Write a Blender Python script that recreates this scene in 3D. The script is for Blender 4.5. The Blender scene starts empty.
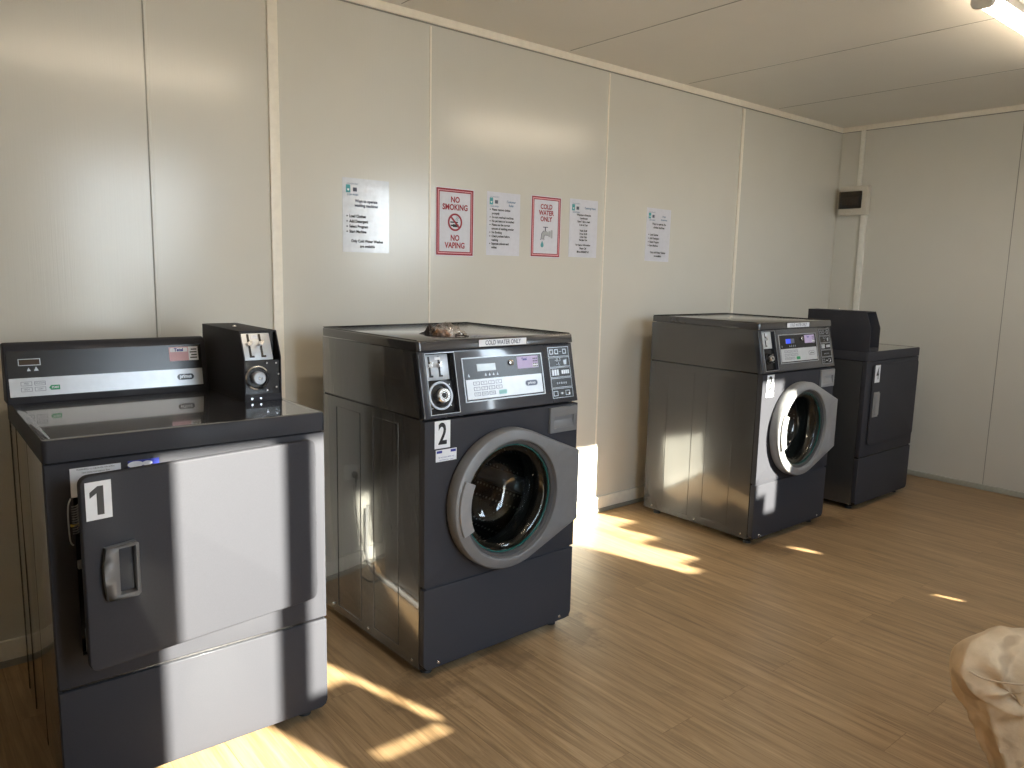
import bpy, bmesh, math, random
from mathutils import Vector, Matrix
random.seed(7)
C = bpy.context.scene.collection
PI = math.pi

# ---------------------------------------------------------------- materials
MATS = {}
def mat(name, col, rough=.5, metal=0., coat=0., coat_rough=.05, spec=.5, emit=None, emit_s=0.,
        noise=0., nscale=40., bump=0., bscale=200., bstretch=(1, 1, 1), rnoise=0.):
    if name in MATS: return MATS[name]
    m = bpy.data.materials.new(name); m.use_nodes = True
    nt = m.node_tree; b = nt.nodes['Principled BSDF']
    b.inputs['Base Color'].default_value = (*col, 1)
    b.inputs['Roughness'].default_value = rough
    b.inputs['Metallic'].default_value = metal
    b.inputs['Coat Weight'].default_value = coat
    b.inputs['Coat Roughness'].default_value = coat_rough
    b.inputs['Specular IOR Level'].default_value = spec
    tc = nt.nodes.new('ShaderNodeTexCoord')
    if emit:
        b.inputs['Emission Color'].default_value = (*emit, 1); b.inputs['Emission Strength'].default_value = emit_s
    n = nt.nodes.new('ShaderNodeTexNoise'); n.inputs['Scale'].default_value = nscale; n.inputs['Detail'].default_value = 4
    nt.links.new(tc.outputs['Object'], n.inputs['Vector'])
    mx = nt.nodes.new('ShaderNodeMix'); mx.data_type = 'RGBA'; mx.blend_type = 'MULTIPLY'
    mx.inputs['A'].default_value = (*col, 1)
    mr = nt.nodes.new('ShaderNodeMapRange')
    k = noise if noise else .04
    mr.inputs['From Min'].default_value = .3; mr.inputs['From Max'].default_value = .7
    mr.inputs['To Min'].default_value = 1 - k; mr.inputs['To Max'].default_value = 1 + k
    nt.links.new(n.outputs['Fac'], mr.inputs['Value'])
    mx.inputs['Factor'].default_value = 1
    nt.links.new(mr.outputs['Result'], mx.inputs['B'])
    nt.links.new(mx.outputs['Result'], b.inputs['Base Color'])
    if rnoise:
        r2 = nt.nodes.new('ShaderNodeMapRange'); r2.inputs['To Min'].default_value = max(.02, rough - rnoise); r2.inputs['To Max'].default_value = rough + rnoise
        nt.links.new(n.outputs['Fac'], r2.inputs['Value']); nt.links.new(r2.outputs['Result'], b.inputs['Roughness'])
    if bump:
        mp = nt.nodes.new('ShaderNodeMapping'); mp.inputs['Scale'].default_value = bstretch
        nt.links.new(tc.outputs['Object'], mp.inputs['Vector'])
        n2 = nt.nodes.new('ShaderNodeTexNoise'); n2.inputs['Scale'].default_value = bscale; n2.inputs['Detail'].default_value = 3
        nt.links.new(mp.outputs['Vector'], n2.inputs['Vector'])
        bp = nt.nodes.new('ShaderNodeBump'); bp.inputs['Strength'].default_value = bump; bp.inputs['Distance'].default_value = .002
        nt.links.new(n2.outputs['Fac'], bp.inputs['Height']); nt.links.new(bp.outputs['Normal'], b.inputs['Normal'])
        nt.links.new(bp.outputs['Normal'], b.inputs['Coat Normal'])
    MATS[name] = m
    return m

def glass_mat(name, tint, mixf, rough=.02):
    if name in MATS: return MATS[name]
    m = bpy.data.materials.new(name); m.use_nodes = True; nt = m.node_tree; nt.nodes.clear()
    o = nt.nodes.new('ShaderNodeOutputMaterial'); t = nt.nodes.new('ShaderNodeBsdfTransparent'); t.inputs['Color'].default_value = (*tint, 1)
    g = nt.nodes.new('ShaderNodeBsdfGlossy'); g.inputs['Roughness'].default_value = rough
    f = nt.nodes.new('ShaderNodeLayerWeight'); f.inputs['Blend'].default_value = .5
    pw = nt.nodes.new('ShaderNodeMath'); pw.operation = 'POWER'; pw.inputs[1].default_value = 4.; nt.links.new(f.outputs['Facing'], pw.inputs[0])
    ma = nt.nodes.new('ShaderNodeMath'); ma.operation = 'MULTIPLY_ADD'; ma.inputs[1].default_value = .9; ma.inputs[2].default_value = mixf + .04
    mx = nt.nodes.new('ShaderNodeMixShader')
    nt.links.new(pw.outputs[0], ma.inputs[0]); nt.links.new(ma.outputs[0], mx.inputs[0])
    nt.links.new(t.outputs[0], mx.inputs[1]); nt.links.new(g.outputs[0], mx.inputs[2]); nt.links.new(mx.outputs[0], o.inputs['Surface'])
    MATS[name] = m; return m

M_WALL = mat('sandwich_panel_paint', (.64, .625, .57), rough=.20, spec=.5, noise=.015, nscale=3, bump=.12, bscale=6, bstretch=(30, 30, .6))
M_CEIL = mat('ceiling_panel_paint', (.73, .70, .64), rough=.32, spec=.5, noise=.015, nscale=3, bump=.10, bscale=8, bstretch=(24, .8, 1))
M_TRIM = mat('cream_trim_paint', (.86, .81, .71), rough=.38)
M_BASE = mat('baseboard_white', (.78, .76, .70), rough=.4)
M_GREYSTRIP = mat('grey_angle_joint_shadow', (.25, .25, .22), rough=.45)
M_BODY = mat('charcoal_enamel', (.040, .0402, .047), rough=.55, spec=.09, coat=.03, coat_rough=.10, noise=.05, nscale=300, bump=.02, bscale=60)
M_SIDE = mat('charcoal_side_enamel', (.045, .044, .044), rough=.25, coat=1., coat_rough=.045, noise=.05, nscale=300, bump=.42, bscale=5, bstretch=(1, 2.6, .35))
M_LID = mat('glossy_top_enamel', (.035, .035, .04), rough=.2, coat=1., coat_rough=.05, spec=.6, bump=.012, bscale=6)
M_CTRL = mat('control_panel_enamel', (.036, .040, .052), rough=.2, coat=1., coat_rough=.07)
M_GREY = mat('grey_door_plastic', (.15, .15, .155), rough=.38, noise=.04)
M_LGREY = mat('light_grey_handle_plastic', (.23, .23, .235), rough=.36)
M_SILV = mat('silver_panel', (.55, .57, .6), rough=.3, metal=.25)
M_BLACK = mat('black_plastic', (.008, .008, .01), rough=.25)
M_RUB = mat('black_rubber', (.012, .012, .013), rough=.6)
M_CHROME = mat('chrome_metal', (.75, .75, .76), rough=.18, metal=1.)
M_STEEL = mat('coin_plate_steel', (.42, .44, .47), rough=.35, metal=.6)
M_STEEL2 = mat('bright_coin_plate_steel', (.62, .64, .66), rough=.3, metal=.4)
M_WHITE = mat('white_sticker_paper', (.72, .74, .78), rough=.45)
M_PAPER = mat('notice_paper', (.66, .67, .74), rough=.5)
M_LAM = mat('laminated_paper', (.64, .66, .70), rough=.22, coat=1., coat_rough=.12, bump=.10, bscale=8, bstretch=(24, 24, 1.2))
M_INK = mat('black_ink', (.015, .015, .018), rough=.5)
M_GINK = mat('grey_ink', (.10, .11, .16), rough=.5)
M_BINK = mat('blue_ink', (.06, .16, .30), rough=.5)
M_TINK = mat('teal_ink', (.08, .35, .38), rough=.5)
M_RED = mat('red_ink', (.30, .008, .025), rough=.45)
M_PINK = mat('pink_ink', (.75, .36, .40), rough=.5)
M_PURP = mat('purple_sticker', (.48, .40, .62), rough=.4)
M_ROSE = mat('rose_sticker', (.62, .36, .40), rough=.4)
M_GREEN = mat('green_button', (.01, .25, .09), rough=.4)
M_NAVY = mat('navy_ink', (.02, .03, .25), rough=.4)
M_LCD = mat('pale_lcd', (.45, .52, .55), rough=.15)
M_LCDB = mat('blue_lcd', (.03, .06, .5), rough=.2, emit=(.05, .1, 1), emit_s=.6)
M_AMBER = mat('dim_led_window', (.05, .03, .02), rough=.2)
M_TEAL = mat('teal_glass_edge', (.01, .085, .08), rough=.12, coat=1.)
M_GLASS = glass_mat('dark_door_glass', (.42, .48, .48), .03)
M_PANE = glass_mat('window_pane_glass', (.95, .97, .97), .0)
M_FILM = glass_mat('crumpled_film', (.93, .88, .84), .14, .25)
M_TINTED = glass_mat('smoky_cover_glass', (.5, .42, .34), .02, .05)
M_BROWN = mat('dry_brown_leaf', (.24, .12, .055), rough=.6, noise=.5, nscale=60)
M_DKBROWN = mat('dark_brown_leaf', (.02, .012, .01), rough=.6, noise=.4, nscale=60)
M_BOXW = mat('switchboard_plastic', (.62, .58, .50), rough=.4)
M_CON = mat('trunking_plastic', (.80, .78, .72), rough=.4)
M_KHAKI = mat('khaki_cotton', (.54, .40, .255), rough=.9, spec=.2, noise=.12, nscale=22, bump=.6, bscale=90)
_nt = M_KHAKI.node_tree; _b = _nt.nodes['Principled BSDF']; _src = _b.inputs['Base Color'].links[0].from_socket   # a few worn stains in the cloth
_n = _nt.nodes.new('ShaderNodeTexNoise'); _n.inputs['Scale'].default_value = 11; _n.inputs['Detail'].default_value = 2
_r = _nt.nodes.new('ShaderNodeMapRange'); _r.inputs['From Min'].default_value = .64; _r.inputs['From Max'].default_value = .70; _r.inputs['To Max'].default_value = .5
_m = _nt.nodes.new('ShaderNodeMix'); _m.data_type = 'RGBA'; _m.inputs['B'].default_value = (.22, .15, .09, 1)
_nt.links.new(_nt.nodes['Texture Coordinate'].outputs['Object'], _n.inputs['Vector']); _nt.links.new(_n.outputs['Fac'], _r.inputs['Value'])
_nt.links.new(_r.outputs['Result'], _m.inputs['Factor']); _nt.links.new(_src, _m.inputs['A']); _nt.links.new(_m.outputs['Result'], _b.inputs['Base Color'])
M_SKIN = mat('skin', (.55, .33, .23), rough=.5)
M_SHIRT = mat('navy_shirt_cotton', (.05, .07, .13), rough=.85)
M_HAIR = mat('brown_hair', (.05, .03, .02), rough=.6)
M_SHOE = mat('brown_shoe_leather', (.10, .05, .03), rough=.4)
M_BENCH = mat('bench_timber', (.35, .22, .12), rough=.5, noise=.15, nscale=8)
M_CARD = mat('cardboard', (.40, .28, .17), rough=.8)
M_LAMPBODY = mat('batten_body_white', (.75, .7, .62), rough=.4)
M_LAMP = mat('batten_diffuser', (.8, .8, .8), rough=.4, emit=(1., .83, .62), emit_s=28.)
M_HOSE = mat('grey_hose_plastic', (.45, .45, .45), rough=.35)
M_FRAME = mat('white_aluminium_frame', (.7, .7, .68), rough=.35)
M_GROUND = mat('outdoor_concrete', (.35, .33, .30), rough=.9, noise=.2, nscale=3)

def drum_material():
    m = mat('perforated_drum_steel', (.22, .22, .22), rough=.3, metal=.9)
    nt = m.node_tree; b = nt.nodes['Principled BSDF']
    tc = nt.nodes.new('ShaderNodeTexCoord'); v = nt.nodes.new('ShaderNodeTexVoronoi'); v.inputs['Scale'].default_value = 48; v.inputs['Randomness'].default_value = .15
    nt.links.new(tc.outputs['Object'], v.inputs['Vector'])
    r = nt.nodes.new('ShaderNodeMapRange'); r.inputs['From Min'].default_value = .2; r.inputs['From Max'].default_value = .3
    nt.links.new(v.outputs['Distance'], r.inputs['Value'])
    mx = nt.nodes.new('ShaderNodeMix'); mx.data_type = 'RGBA'; mx.inputs['A'].default_value = (.6, .62, .62, 1); mx.inputs['B'].default_value = (.10, .10, .105, 1)
    nt.links.new(r.outputs['Result'], mx.inputs['Factor']); nt.links.new(mx.outputs['Result'], b.inputs['Base Color'])
    return m
M_DRUM = drum_material()

def floor_material():
    m = bpy.data.materials.new('oak_vinyl_planks'); m.use_nodes = True; nt = m.node_tree; b = nt.nodes['Principled BSDF']
    N = nt.nodes.new; L = nt.links.new
    tc = N('ShaderNodeTexCoord'); mp = N('ShaderNodeMapping'); mp.inputs['Rotation'].default_value = (0, 0, PI / 2)
    mp.inputs['Location'].default_value = (.37, .06, 0)
    L(tc.outputs['Object'], mp.inputs['Vector'])
    br = N('ShaderNodeTexBrick'); br.inputs['Scale'].default_value = 1; br.inputs['Brick Width'].default_value = 1.22; br.inputs['Row Height'].default_value = .148
    br.inputs['Mortar Size'].default_value = .0012; br.inputs['Mortar Smooth'].default_value = .1; br.offset = .37; br.offset_frequency = 2
    br.inputs['Color1'].default_value = (0, 0, 0, 1); br.inputs['Color2'].default_value = (1, 1, 1, 1); br.inputs['Mortar'].default_value = (.5, .5, .5, 1)
    L(mp.outputs['Vector'], br.inputs['Vector'])
    # plank-wise offset of the grain
    sc = N('ShaderNodeVectorMath'); sc.operation = 'MULTIPLY_ADD'; sc.inputs[1].default_value = (7, 3, 5)
    L(br.outputs['Color'], sc.inputs[0]); L(mp.outputs['Vector'], sc.inputs[2])
    st = N('ShaderNodeVectorMath'); st.operation = 'MULTIPLY'; st.inputs[1].default_value = (1.4, 26, 1)
    L(sc.outputs[0], st.inputs[0])
    n1 = N('ShaderNodeTexNoise'); n1.inputs['Scale'].default_value = 1.6; n1.inputs['Detail'].default_value = 7; n1.inputs['Roughness'].default_value = .62; n1.inputs['Distortion'].default_value = .6
    L(st.outputs[0], n1.inputs['Vector'])
    st2 = N('ShaderNodeVectorMath'); st2.operation = 'MULTIPLY'; st2.inputs[1].default_value = (4, 120, 1)
    L(sc.outputs[0], st2.inputs[0])
    n2 = N('ShaderNodeTexNoise'); n2.inputs['Scale'].default_value = 2; n2.inputs['Detail'].default_value = 4
    L(st2.outputs[0], n2.inputs['Vector'])
    cr = N('ShaderNodeValToRGB'); e = cr.color_ramp.elements
    e[0].position = .28; e[0].color = (.198, .122, .058, 1); e[1].position = .72; e[1].color = (.435, .292, .158, 1)
    x = e.new(.5); x.color = (.325, .208, .105, 1)
    L(n1.outputs['Fac'], cr.inputs['Fac'])
    m1 = N('ShaderNodeMix'); m1.data_type = 'RGBA'; m1.blend_type = 'MULTIPLY'; m1.inputs['Factor'].default_value = 1
    r1 = N('ShaderNodeMapRange'); r1.inputs['From Min'].default_value = .3; r1.inputs['From Max'].default_value = .7; r1.inputs['To Min'].default_value = .86; r1.inputs['To Max'].default_value = 1.12
    L(n2.outputs['Fac'], r1.inputs['Value']); L(cr.outputs['Color'], m1.inputs['A']); L(r1.outputs['Result'], m1.inputs['B'])
    r2 = N('ShaderNodeMapRange'); r2.inputs['To Min'].default_value = .92; r2.inputs['To Max'].default_value = 1.07
    L(br.outputs['Color'], r2.inputs['Value'])
    m2 = N('ShaderNodeMix'); m2.data_type = 'RGBA'; m2.blend_type = 'MULTIPLY'; m2.inputs['Factor'].default_value = 1
    L(m1.outputs['Result'], m2.inputs['A']); L(r2.outputs['Result'], m2.inputs['B'])
    m3 = N('ShaderNodeMix'); m3.data_type = 'RGBA'; m3.blend_type = 'MULTIPLY'
    m3.inputs['B'].default_value = (.72, .68, .64, 1); L(br.outputs['Fac'], m3.inputs['Factor']); L(m2.outputs['Result'], m3.inputs['A'])
    # dirt blotches near the machines
    n3 = N('ShaderNodeTexNoise'); n3.inputs['Scale'].default_value = 5; n3.inputs['Detail'].default_value = 8; n3.inputs['Roughness'].default_value = .7
    L(tc.outputs['Object'], n3.inputs['Vector'])
    r3 = N('ShaderNodeMapRange'); r3.inputs['From Min'].default_value = .58; r3.inputs['From Max'].default_value = .75; r3.inputs['To Max'].default_value = .45
    L(n3.outputs['Fac'], r3.inputs['Value'])
    m4 = N('ShaderNodeMix'); m4.data_type = 'RGBA'; m4.blend_type = 'MULTIPLY'; m4.inputs['B'].default_value = (.5, .45, .42, 1)
    L(r3.outputs['Result'], m4.inputs['Factor']); L(m3.outputs['Result'], m4.inputs['A'])
    last = m4
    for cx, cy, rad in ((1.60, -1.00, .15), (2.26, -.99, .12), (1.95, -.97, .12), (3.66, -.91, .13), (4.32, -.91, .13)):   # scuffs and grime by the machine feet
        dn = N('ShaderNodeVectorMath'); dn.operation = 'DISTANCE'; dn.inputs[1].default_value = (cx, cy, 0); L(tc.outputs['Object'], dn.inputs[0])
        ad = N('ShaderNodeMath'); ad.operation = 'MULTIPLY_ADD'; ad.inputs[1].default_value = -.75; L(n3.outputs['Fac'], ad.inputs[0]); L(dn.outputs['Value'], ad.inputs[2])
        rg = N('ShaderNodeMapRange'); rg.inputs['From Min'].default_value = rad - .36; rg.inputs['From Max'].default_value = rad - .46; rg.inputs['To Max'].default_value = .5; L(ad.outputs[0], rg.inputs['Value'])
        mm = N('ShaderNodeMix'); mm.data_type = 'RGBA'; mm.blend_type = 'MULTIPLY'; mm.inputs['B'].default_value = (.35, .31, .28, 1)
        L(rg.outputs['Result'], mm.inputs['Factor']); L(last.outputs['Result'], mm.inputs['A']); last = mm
    L(last.outputs['Result'], b.inputs['Base Color'])
    r4 = N('ShaderNodeMapRange'); r4.inputs['To Min'].default_value = .30; r4.inputs['To Max'].default_value = .52
    L(n1.outputs['Fac'], r4.inputs['Value']); L(r4.outputs['Result'], b.inputs['Roughness'])
    b.inputs['Specular IOR Level'].default_value = .45
    bp = N('ShaderNodeBump'); bp.inputs['Strength'].default_value = .25; bp.inputs['Distance'].default_value = .001
    L(n2.outputs['Fac'], bp.inputs['Height']); L(bp.outputs['Normal'], b.inputs['Normal'])
    return m
M_FLOOR = floor_material()

# ---------------------------------------------------------------- mesh builder
class MB:
    def __init__(s): s.bm = bmesh.new(); s.mats = []; s.cur = 0
    def m(s, material):
        if material not in s.mats: s.mats.append(material)
        s.cur = s.mats.index(material); return s
    def _f(s, vs):
        try:
            f = s.bm.faces.new(vs); f.material_index = s.cur; return f
        except ValueError: return None
    def box(s, x0, x1, y0, y1, z0, z1):
        v = [s.bm.verts.new(p) for p in ((x0, y0, z0), (x1, y0, z0), (x1, y1, z0), (x0, y1, z0), (x0, y0, z1), (x1, y0, z1), (x1, y1, z1), (x0, y1, z1))]
        for q in ((3, 2, 1, 0), (4, 5, 6, 7), (0, 1, 5, 4), (1, 2, 6, 5), (2, 3, 7, 6), (3, 0, 4, 7)): s._f([v[i] for i in q])
        return s
    def prism(s, pts, axis, a, b):
        def P(p, t): return (t, p[0], p[1]) if axis == 'x' else (p[0], t, p[1]) if axis == 'y' else (p[0], p[1], t)
        A = [s.bm.verts.new(P(p, a)) for p in pts]; B = [s.bm.verts.new(P(p, b)) for p in pts]; n = len(pts)
        s._f(A); s._f(B[::-1])
        for i in range(n): s._f([A[i], B[i], B[(i + 1) % n], A[(i + 1) % n]][::-1])
        return s
    def cyl(s, p0, p1, r0, r1=None, seg=24, caps=True):
        r1 = r0 if r1 is None else r1; p0 = Vector(p0); p1 = Vector(p1); d = (p1 - p0).normalized()
        u = d.orthogonal().normalized(); w = d.cross(u)
        A = [s.bm.verts.new(p0 + (u * math.cos(2 * PI * i / seg) + w * math.sin(2 * PI * i / seg)) * r0) for i in range(seg)]
        B = [s.bm.verts.new(p1 + (u * math.cos(2 * PI * i / seg) + w * math.sin(2 * PI * i / seg)) * r1) for i in range(seg)]
        for i in range(seg): s._f([A[i], A[(i + 1) % seg], B[(i + 1) % seg], B[i]])
        if caps: s._f(A[::-1]); s._f(B)
        return s
    def lathe(s, c, prof, seg=64, cap0=False, cap1=False):
        """rings round an axis along y through c=(x,z): prof of (radius, y)"""
        R = [[s.bm.verts.new((c[0] + r * math.cos(2 * PI * i / seg), y, c[1] + r * math.sin(2 * PI * i / seg))) for i in range(seg)] for r, y in prof]
        for a, b in zip(R, R[1:]):
            for i in range(seg): s._f([a[i], a[(i + 1) % seg], b[(i + 1) % seg], b[i]])
        if cap0: s._f(R[0][::-1])
        if cap1: s._f(R[-1])
        return s
    def rings(s, rows, closed=True, cap=False):
        R = [[s.bm.verts.new(p) for p in row] for row in rows]; n = len(rows[0])
        for a, b in zip(R, R[1:]):
            for i in range(n if closed else n - 1): s._f([a[i], a[(i + 1) % n], b[(i + 1) % n], b[i]])
        if cap: s._f(R[0][::-1]); s._f(R[-1])
        return s
    def tube(s, pts, r, seg=10):
        P = [Vector(p) for p in pts]
        if len(P) > 2:
            Q = []
            for i in range(len(P) - 1):
                a = P[max(i - 1, 0)]; b = P[i]; c = P[i + 1]; d = P[min(i + 2, len(P) - 1)]
                for k in range(6):
                    t = k / 6; Q.append(.5 * ((2 * b) + (c - a) * t + (2 * a - 5 * b + 4 * c - d) * t * t + (3 * b - a - 3 * c + d) * t ** 3))
            Q.append(P[-1]); P = Q
        rows = []; up = Vector((.13, .31, .94)).normalized()
        for i, p in enumerate(P):
            d = (P[min(i + 1, len(P) - 1)] - P[max(i - 1, 0)]).normalized(); u = d.cross(up)
            u = u.normalized() if u.length > 1e-3 else d.orthogonal().normalized(); w = u.cross(d)
            rr = r[min(int(i * len(r) / len(P)), len(r) - 1)] if isinstance(r, (list, tuple)) else r
            rows.append([p + (u * math.cos(2 * PI * k / seg) + w * math.sin(2 * PI * k / seg)) * rr for k in range(seg)])
        s.rings(rows, cap=True); return s
    def add_mesh(s, me, M):
        off = len(s.bm.verts); vs = [s.bm.verts.new(M @ v.co) for v in me.vertices]
        for p in me.polygons: s._f([vs[i] for i in p.vertices])
        return s
    def xf(s, M, start=0):
        s.bm.verts.ensure_lookup_table()
        for v in s.bm.verts[start:]: v.co = M @ v.co
        return s
    def n(s): return len(s.bm.verts)
    def build(s, name, material=None, parent=None, bevel=0, smooth=True, label=None, sharp=35, subsurf=0):
        bm = s.bm
        bmesh.ops.recalc_face_normals(bm, faces=bm.faces)
        me = bpy.data.meshes.new(name)
        if smooth:
            for f in bm.faces: f.smooth = True
            for e in bm.edges:
                if len(e.link_faces) == 2 and e.calc_face_angle(0) > math.radians(sharp): e.smooth = False
        bm.to_mesh(me); bm.free()
        for mm in (s.mats or [material]): me.materials.append(mm)
        o = bpy.data.objects.new(name, me); C.objects.link(o)
        if parent: o.parent = parent
        if bevel:
            b = o.modifiers.new('Bevel', 'BEVEL'); b.width = bevel; b.segments = 3; b.limit_method = 'ANGLE'; b.angle_limit = math.radians(40); b.harden_normals = False
            for e in me.edges: e.use_edge_sharp = False
            b.use_clamp_overlap = True
        if subsurf:
            ss = o.modifiers.new('Subdivision', 'SUBSURF'); ss.levels = subsurf; ss.render_levels = subsurf
        if label: o['label'] = label
        return o

def empty(name, loc, rz=0):
    o = bpy.data.objects.new(name, None); C.objects.link(o); o.location = loc; o.rotation_euler = (0, 0, rz); o.empty_display_size = .1
    return o
def tag(o, label, cat, group=None):
    o['label'] = label; o['category'] = cat
    if group: o['group'] = group
    return o
def struct(o): o['kind'] = 'structure'; return o

_tc = {}
def text_mesh(body, size=1., bold=0., sx=1., align='CENTER', spacing=1.):
    key = (body, size, bold, sx, align, spacing)
    if key in _tc: return _tc[key]
    cu = bpy.data.curves.new('lettering', 'FONT'); cu.body = body; cu.size = size; cu.align_x = align; cu.align_y = 'CENTER'; cu.space_line = spacing
    cu.offset = bold; cu.resolution_u = 3
    o = bpy.data.objects.new('lettering', cu); C.objects.link(o)
    bpy.context.view_layer.update()
    dg = bpy.context.evaluated_depsgraph_get()
    me = bpy.data.meshes.new_from_object(o.evaluated_get(dg))
    bpy.data.objects.remove(o); bpy.data.curves.remove(cu)
    for v in me.vertices: v.co.x *= sx
    _tc[key] = me; return me
def numeral_one(b, x, y, z, h):
    w = h * .115; k = h * .5
    b.prism([(x - w * .4, z - k), (x + w * 1.5, z - k), (x + w * 1.5, z + k), (x - w * .1, z + k), (x - w * 2.3, z + k * .62), (x - w * 2.3, z + k * .22), (x - w * .4, z + k * .52)], 'y', y, y - .0006)
def front_frame(x, y, z, lean=0.):
    """plane facing -y: text x -> +x, text y -> +z (tilted back by lean)"""
    return Matrix(((1, 0, 0, x), (0, math.sin(lean), -math.cos(lean), y), (0, math.cos(lean), math.sin(lean), z), (0, 0, 0, 1)))
def rrect(x0, x1, z0, z1, r, seg=6, corners=(1, 1, 1, 1)):
    P = []
    for k, (cx, cz, a0) in enumerate(((x1 - r, z1 - r, 0), (x0 + r, z1 - r, 90), (x0 + r, z0 + r, 180), (x1 - r, z0 + r, 270))):
        if corners[k]:
            for i in range(seg + 1):
                a = math.radians(a0 + 90 * i / seg); P.append((cx + r * math.cos(a), cz + r * math.sin(a)))
        else: P.append(((x1, z1), (x0, z1), (x0, z0), (x1, z0))[k])
    return P

# ---------------------------------------------------------------- the room
XL, XR, H, YF = -1.0, 5.835, 2.443, -3.2
mb = MB(); mb.box(XL - .1, XR + .1, YF - .1, .1, -.06, 0); struct(mb.build('floor', M_FLOOR))
mb = MB(); mb.box(XL - .1, XR + .1, YF - .1, .1, H, H + .1)
struct(mb.build('ceiling', M_CEIL))
mb = MB(); mb.box(XL - .1, XR + .1, 0, .1, 0, H); struct(mb.build('wall_back', M_WALL))
mb = MB(); mb.box(XR, XR + .1, YF - .1, 0, 0, H); struct(mb.build('wall_right', M_WALL))
mb = MB(); mb.box(XL - .1, XL, YF - .1, 0, 0, H); struct(mb.build('wall_left', M_WALL))

# front wall (behind the camera) with a glazed double door and a window, openings shaped to the sun patches
MS, SL = -.27, .525                   # sunlight: dx/dy and dz/dy
def FX(a): return a - MS * (-YF)
def FZ(b): return b + SL * (-YF)
ops = [(.560, .877, -1.64, .40), (.960, 1.33, .0, .40), (.960, 1.24, -.403, .0), (1.205, 1.24, -.60, -.403), (.96, 1.205, -.635, -.60), (2.84, 3.58, -.487, .40), (3.505, 3.545, -.585, -.505), (3.295, 3.325, -.94, -.87)]  # last two slots are added only to throw small sun patches on the floor
ops = [(FX(a), FX(b), FZ(c), FZ(e)) for a, b, c, e in ops]
xs = sorted({XL, XR} | {o[0] for o in ops} | {o[1] for o in ops}); zs = sorted({0, H} | {o[2] for o in ops} | {o[3] for o in ops})
mb = MB()
for i in range(len(xs) - 1):
    run = None
    for j in range(len(zs) - 1):
        cx = (xs[i] + xs[i + 1]) / 2; cz = (zs[j] + zs[j + 1]) / 2
        hole = any(o[0] < cx < o[1] and o[2] < cz < o[3] for o in ops)
        if not hole:
            if run is None: run = zs[j]
        if (hole or j == len(zs) - 2) and run is not None:
            mb.box(xs[i], xs[i + 1], YF - .04, YF, run, zs[j] if hole else zs[j + 1]); run = None
struct(mb.build('wall_front', M_WALL, smooth=False))
mb = MB(); mb.box(FX(2.84), FX(3.58), YF - .03, YF - .025, FZ(-.487), FZ(.40)); struct(mb.build('window_1', M_PANE))
mb = MB(); mb.box(FX(.568), FX(1.33), YF - .03, YF - .025, .03, FZ(.40)); struct(mb.build('door_1', M_PANE))
mb = MB(); mb.box(FX(.52), FX(.558), YF, YF + .02, 0, FZ(.44)).box(FX(.877), FX(.96), YF + .0005, YF + .006, 0, FZ(.40)).box(FX(1.34), FX(1.38), YF, YF + .02, 0, FZ(.44)).box(FX(.568), FX(1.34), YF, YF + .02, FZ(.40), FZ(.44))
struct(mb.build('trim_9', M_FRAME))
# cartons on the sill behind the camera, they step the sunlight on the floor and on machine 3
for i, (a0, a1, bt) in enumerate(((2.93, 3.065, -.43), (3.07, 3.215, -.27), (3.22, 3.395, -.14), (3.40, 3.468, -.213), (3.472, 3.58, -.31))):
    mb = MB(); mb.box(FX(a0), FX(a1), YF - .022, YF + .028, FZ(-.487) + .0, FZ(bt)); mb.box(FX(a0) + .02, FX(a1) - .02, YF + .026, YF + .030, FZ(-.487) + .0, FZ(bt) - .01)
    tag(mb.build('cardboard_box', M_CARD), 'brown carton on the window ledge behind the camera, ' + ('lowest and nearest the door', 'second from the door', 'tallest of its row', 'narrowest of its row', 'farthest from the door')[i], 'box', 'cartons on the window ledge')
mb = MB(); mb.box(FX(2.80), FX(3.62), YF, YF + .03, FZ(-.487) - .01, FZ(-.487)); struct(mb.build('trim_10', M_FRAME))
mb = MB(); mb.box(-30, 30, -50, YF - .1, -.25, -.2); struct(mb.build('ground_outside', M_GROUND))

# trims
def trim(i, f, m=M_TRIM, name=None, bevel=.002):
    b = MB(); f(b); return struct(b.build(name or 'trim_%d' % i, m, bevel=bevel))
trim(1, lambda b: b.box(XL, XR, -.013, 0, H - .034, H))
trim(2, lambda b: b.box(XR - .013, XR, YF, 0, H - .034, H))
trim(3, lambda b: b.box(1.505, 1.545, -.012, 0, .09, H - .045))
trim(4, lambda b: b.box(4.575, 4.60, -.009, 0, .09, H - .045))
trim(5, lambda b: b.prism([(XR, 0), (XR - .010, 0), (XR, -.010)], 'z', .04, H - .04), mat('corner_sealant', (.55, .53, .47), rough=.9, spec=.1))
b = MB(); b.box(XL, XR, -.006, 0, H - .0385, H - .034).box(XR - .006, XR, YF, 0, H - .0385, H - .034); struct(b.build('trim_23', M_GREYSTRIP))  # dark strip below the ceiling trim, its shadow put in as colour
for i, x in enumerate((-.08, 1.077, 2.240, 3.367)):   # shallow tongue-and-groove joints of the panels; cream on the light ridges stands in for highlight
    dark = x == 1.077
    b = MB(); b.m(M_WALL if dark else M_TRIM).prism([(x - .005, 0), (x - .0025, -.0035), (x + .0045, -.0035), (x + .007, 0)], 'z', .09, H - .045)
    if dark: b.m(M_GREYSTRIP).box(x - .0065, x - .005, -.0012, 0, .09, H - .045)
    struct(b.build('trim_%d' % (11 + i)))
for i, x in enumerate((.14, 1.10, 2.07, 3.04, 3.98, 4.92)):
    b = MB(); b.m(M_GREYSTRIP).box(x - .002, x + .002, YF, -.04, H - .001, H); b.m(M_CEIL).prism([(x + .002, H), (x + .004, H - .002), (x + .012, H - .002), (x + .02, H)], 'y', YF, -.04)
    struct(b.build('trim_%d' % (15 + i)))
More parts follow.
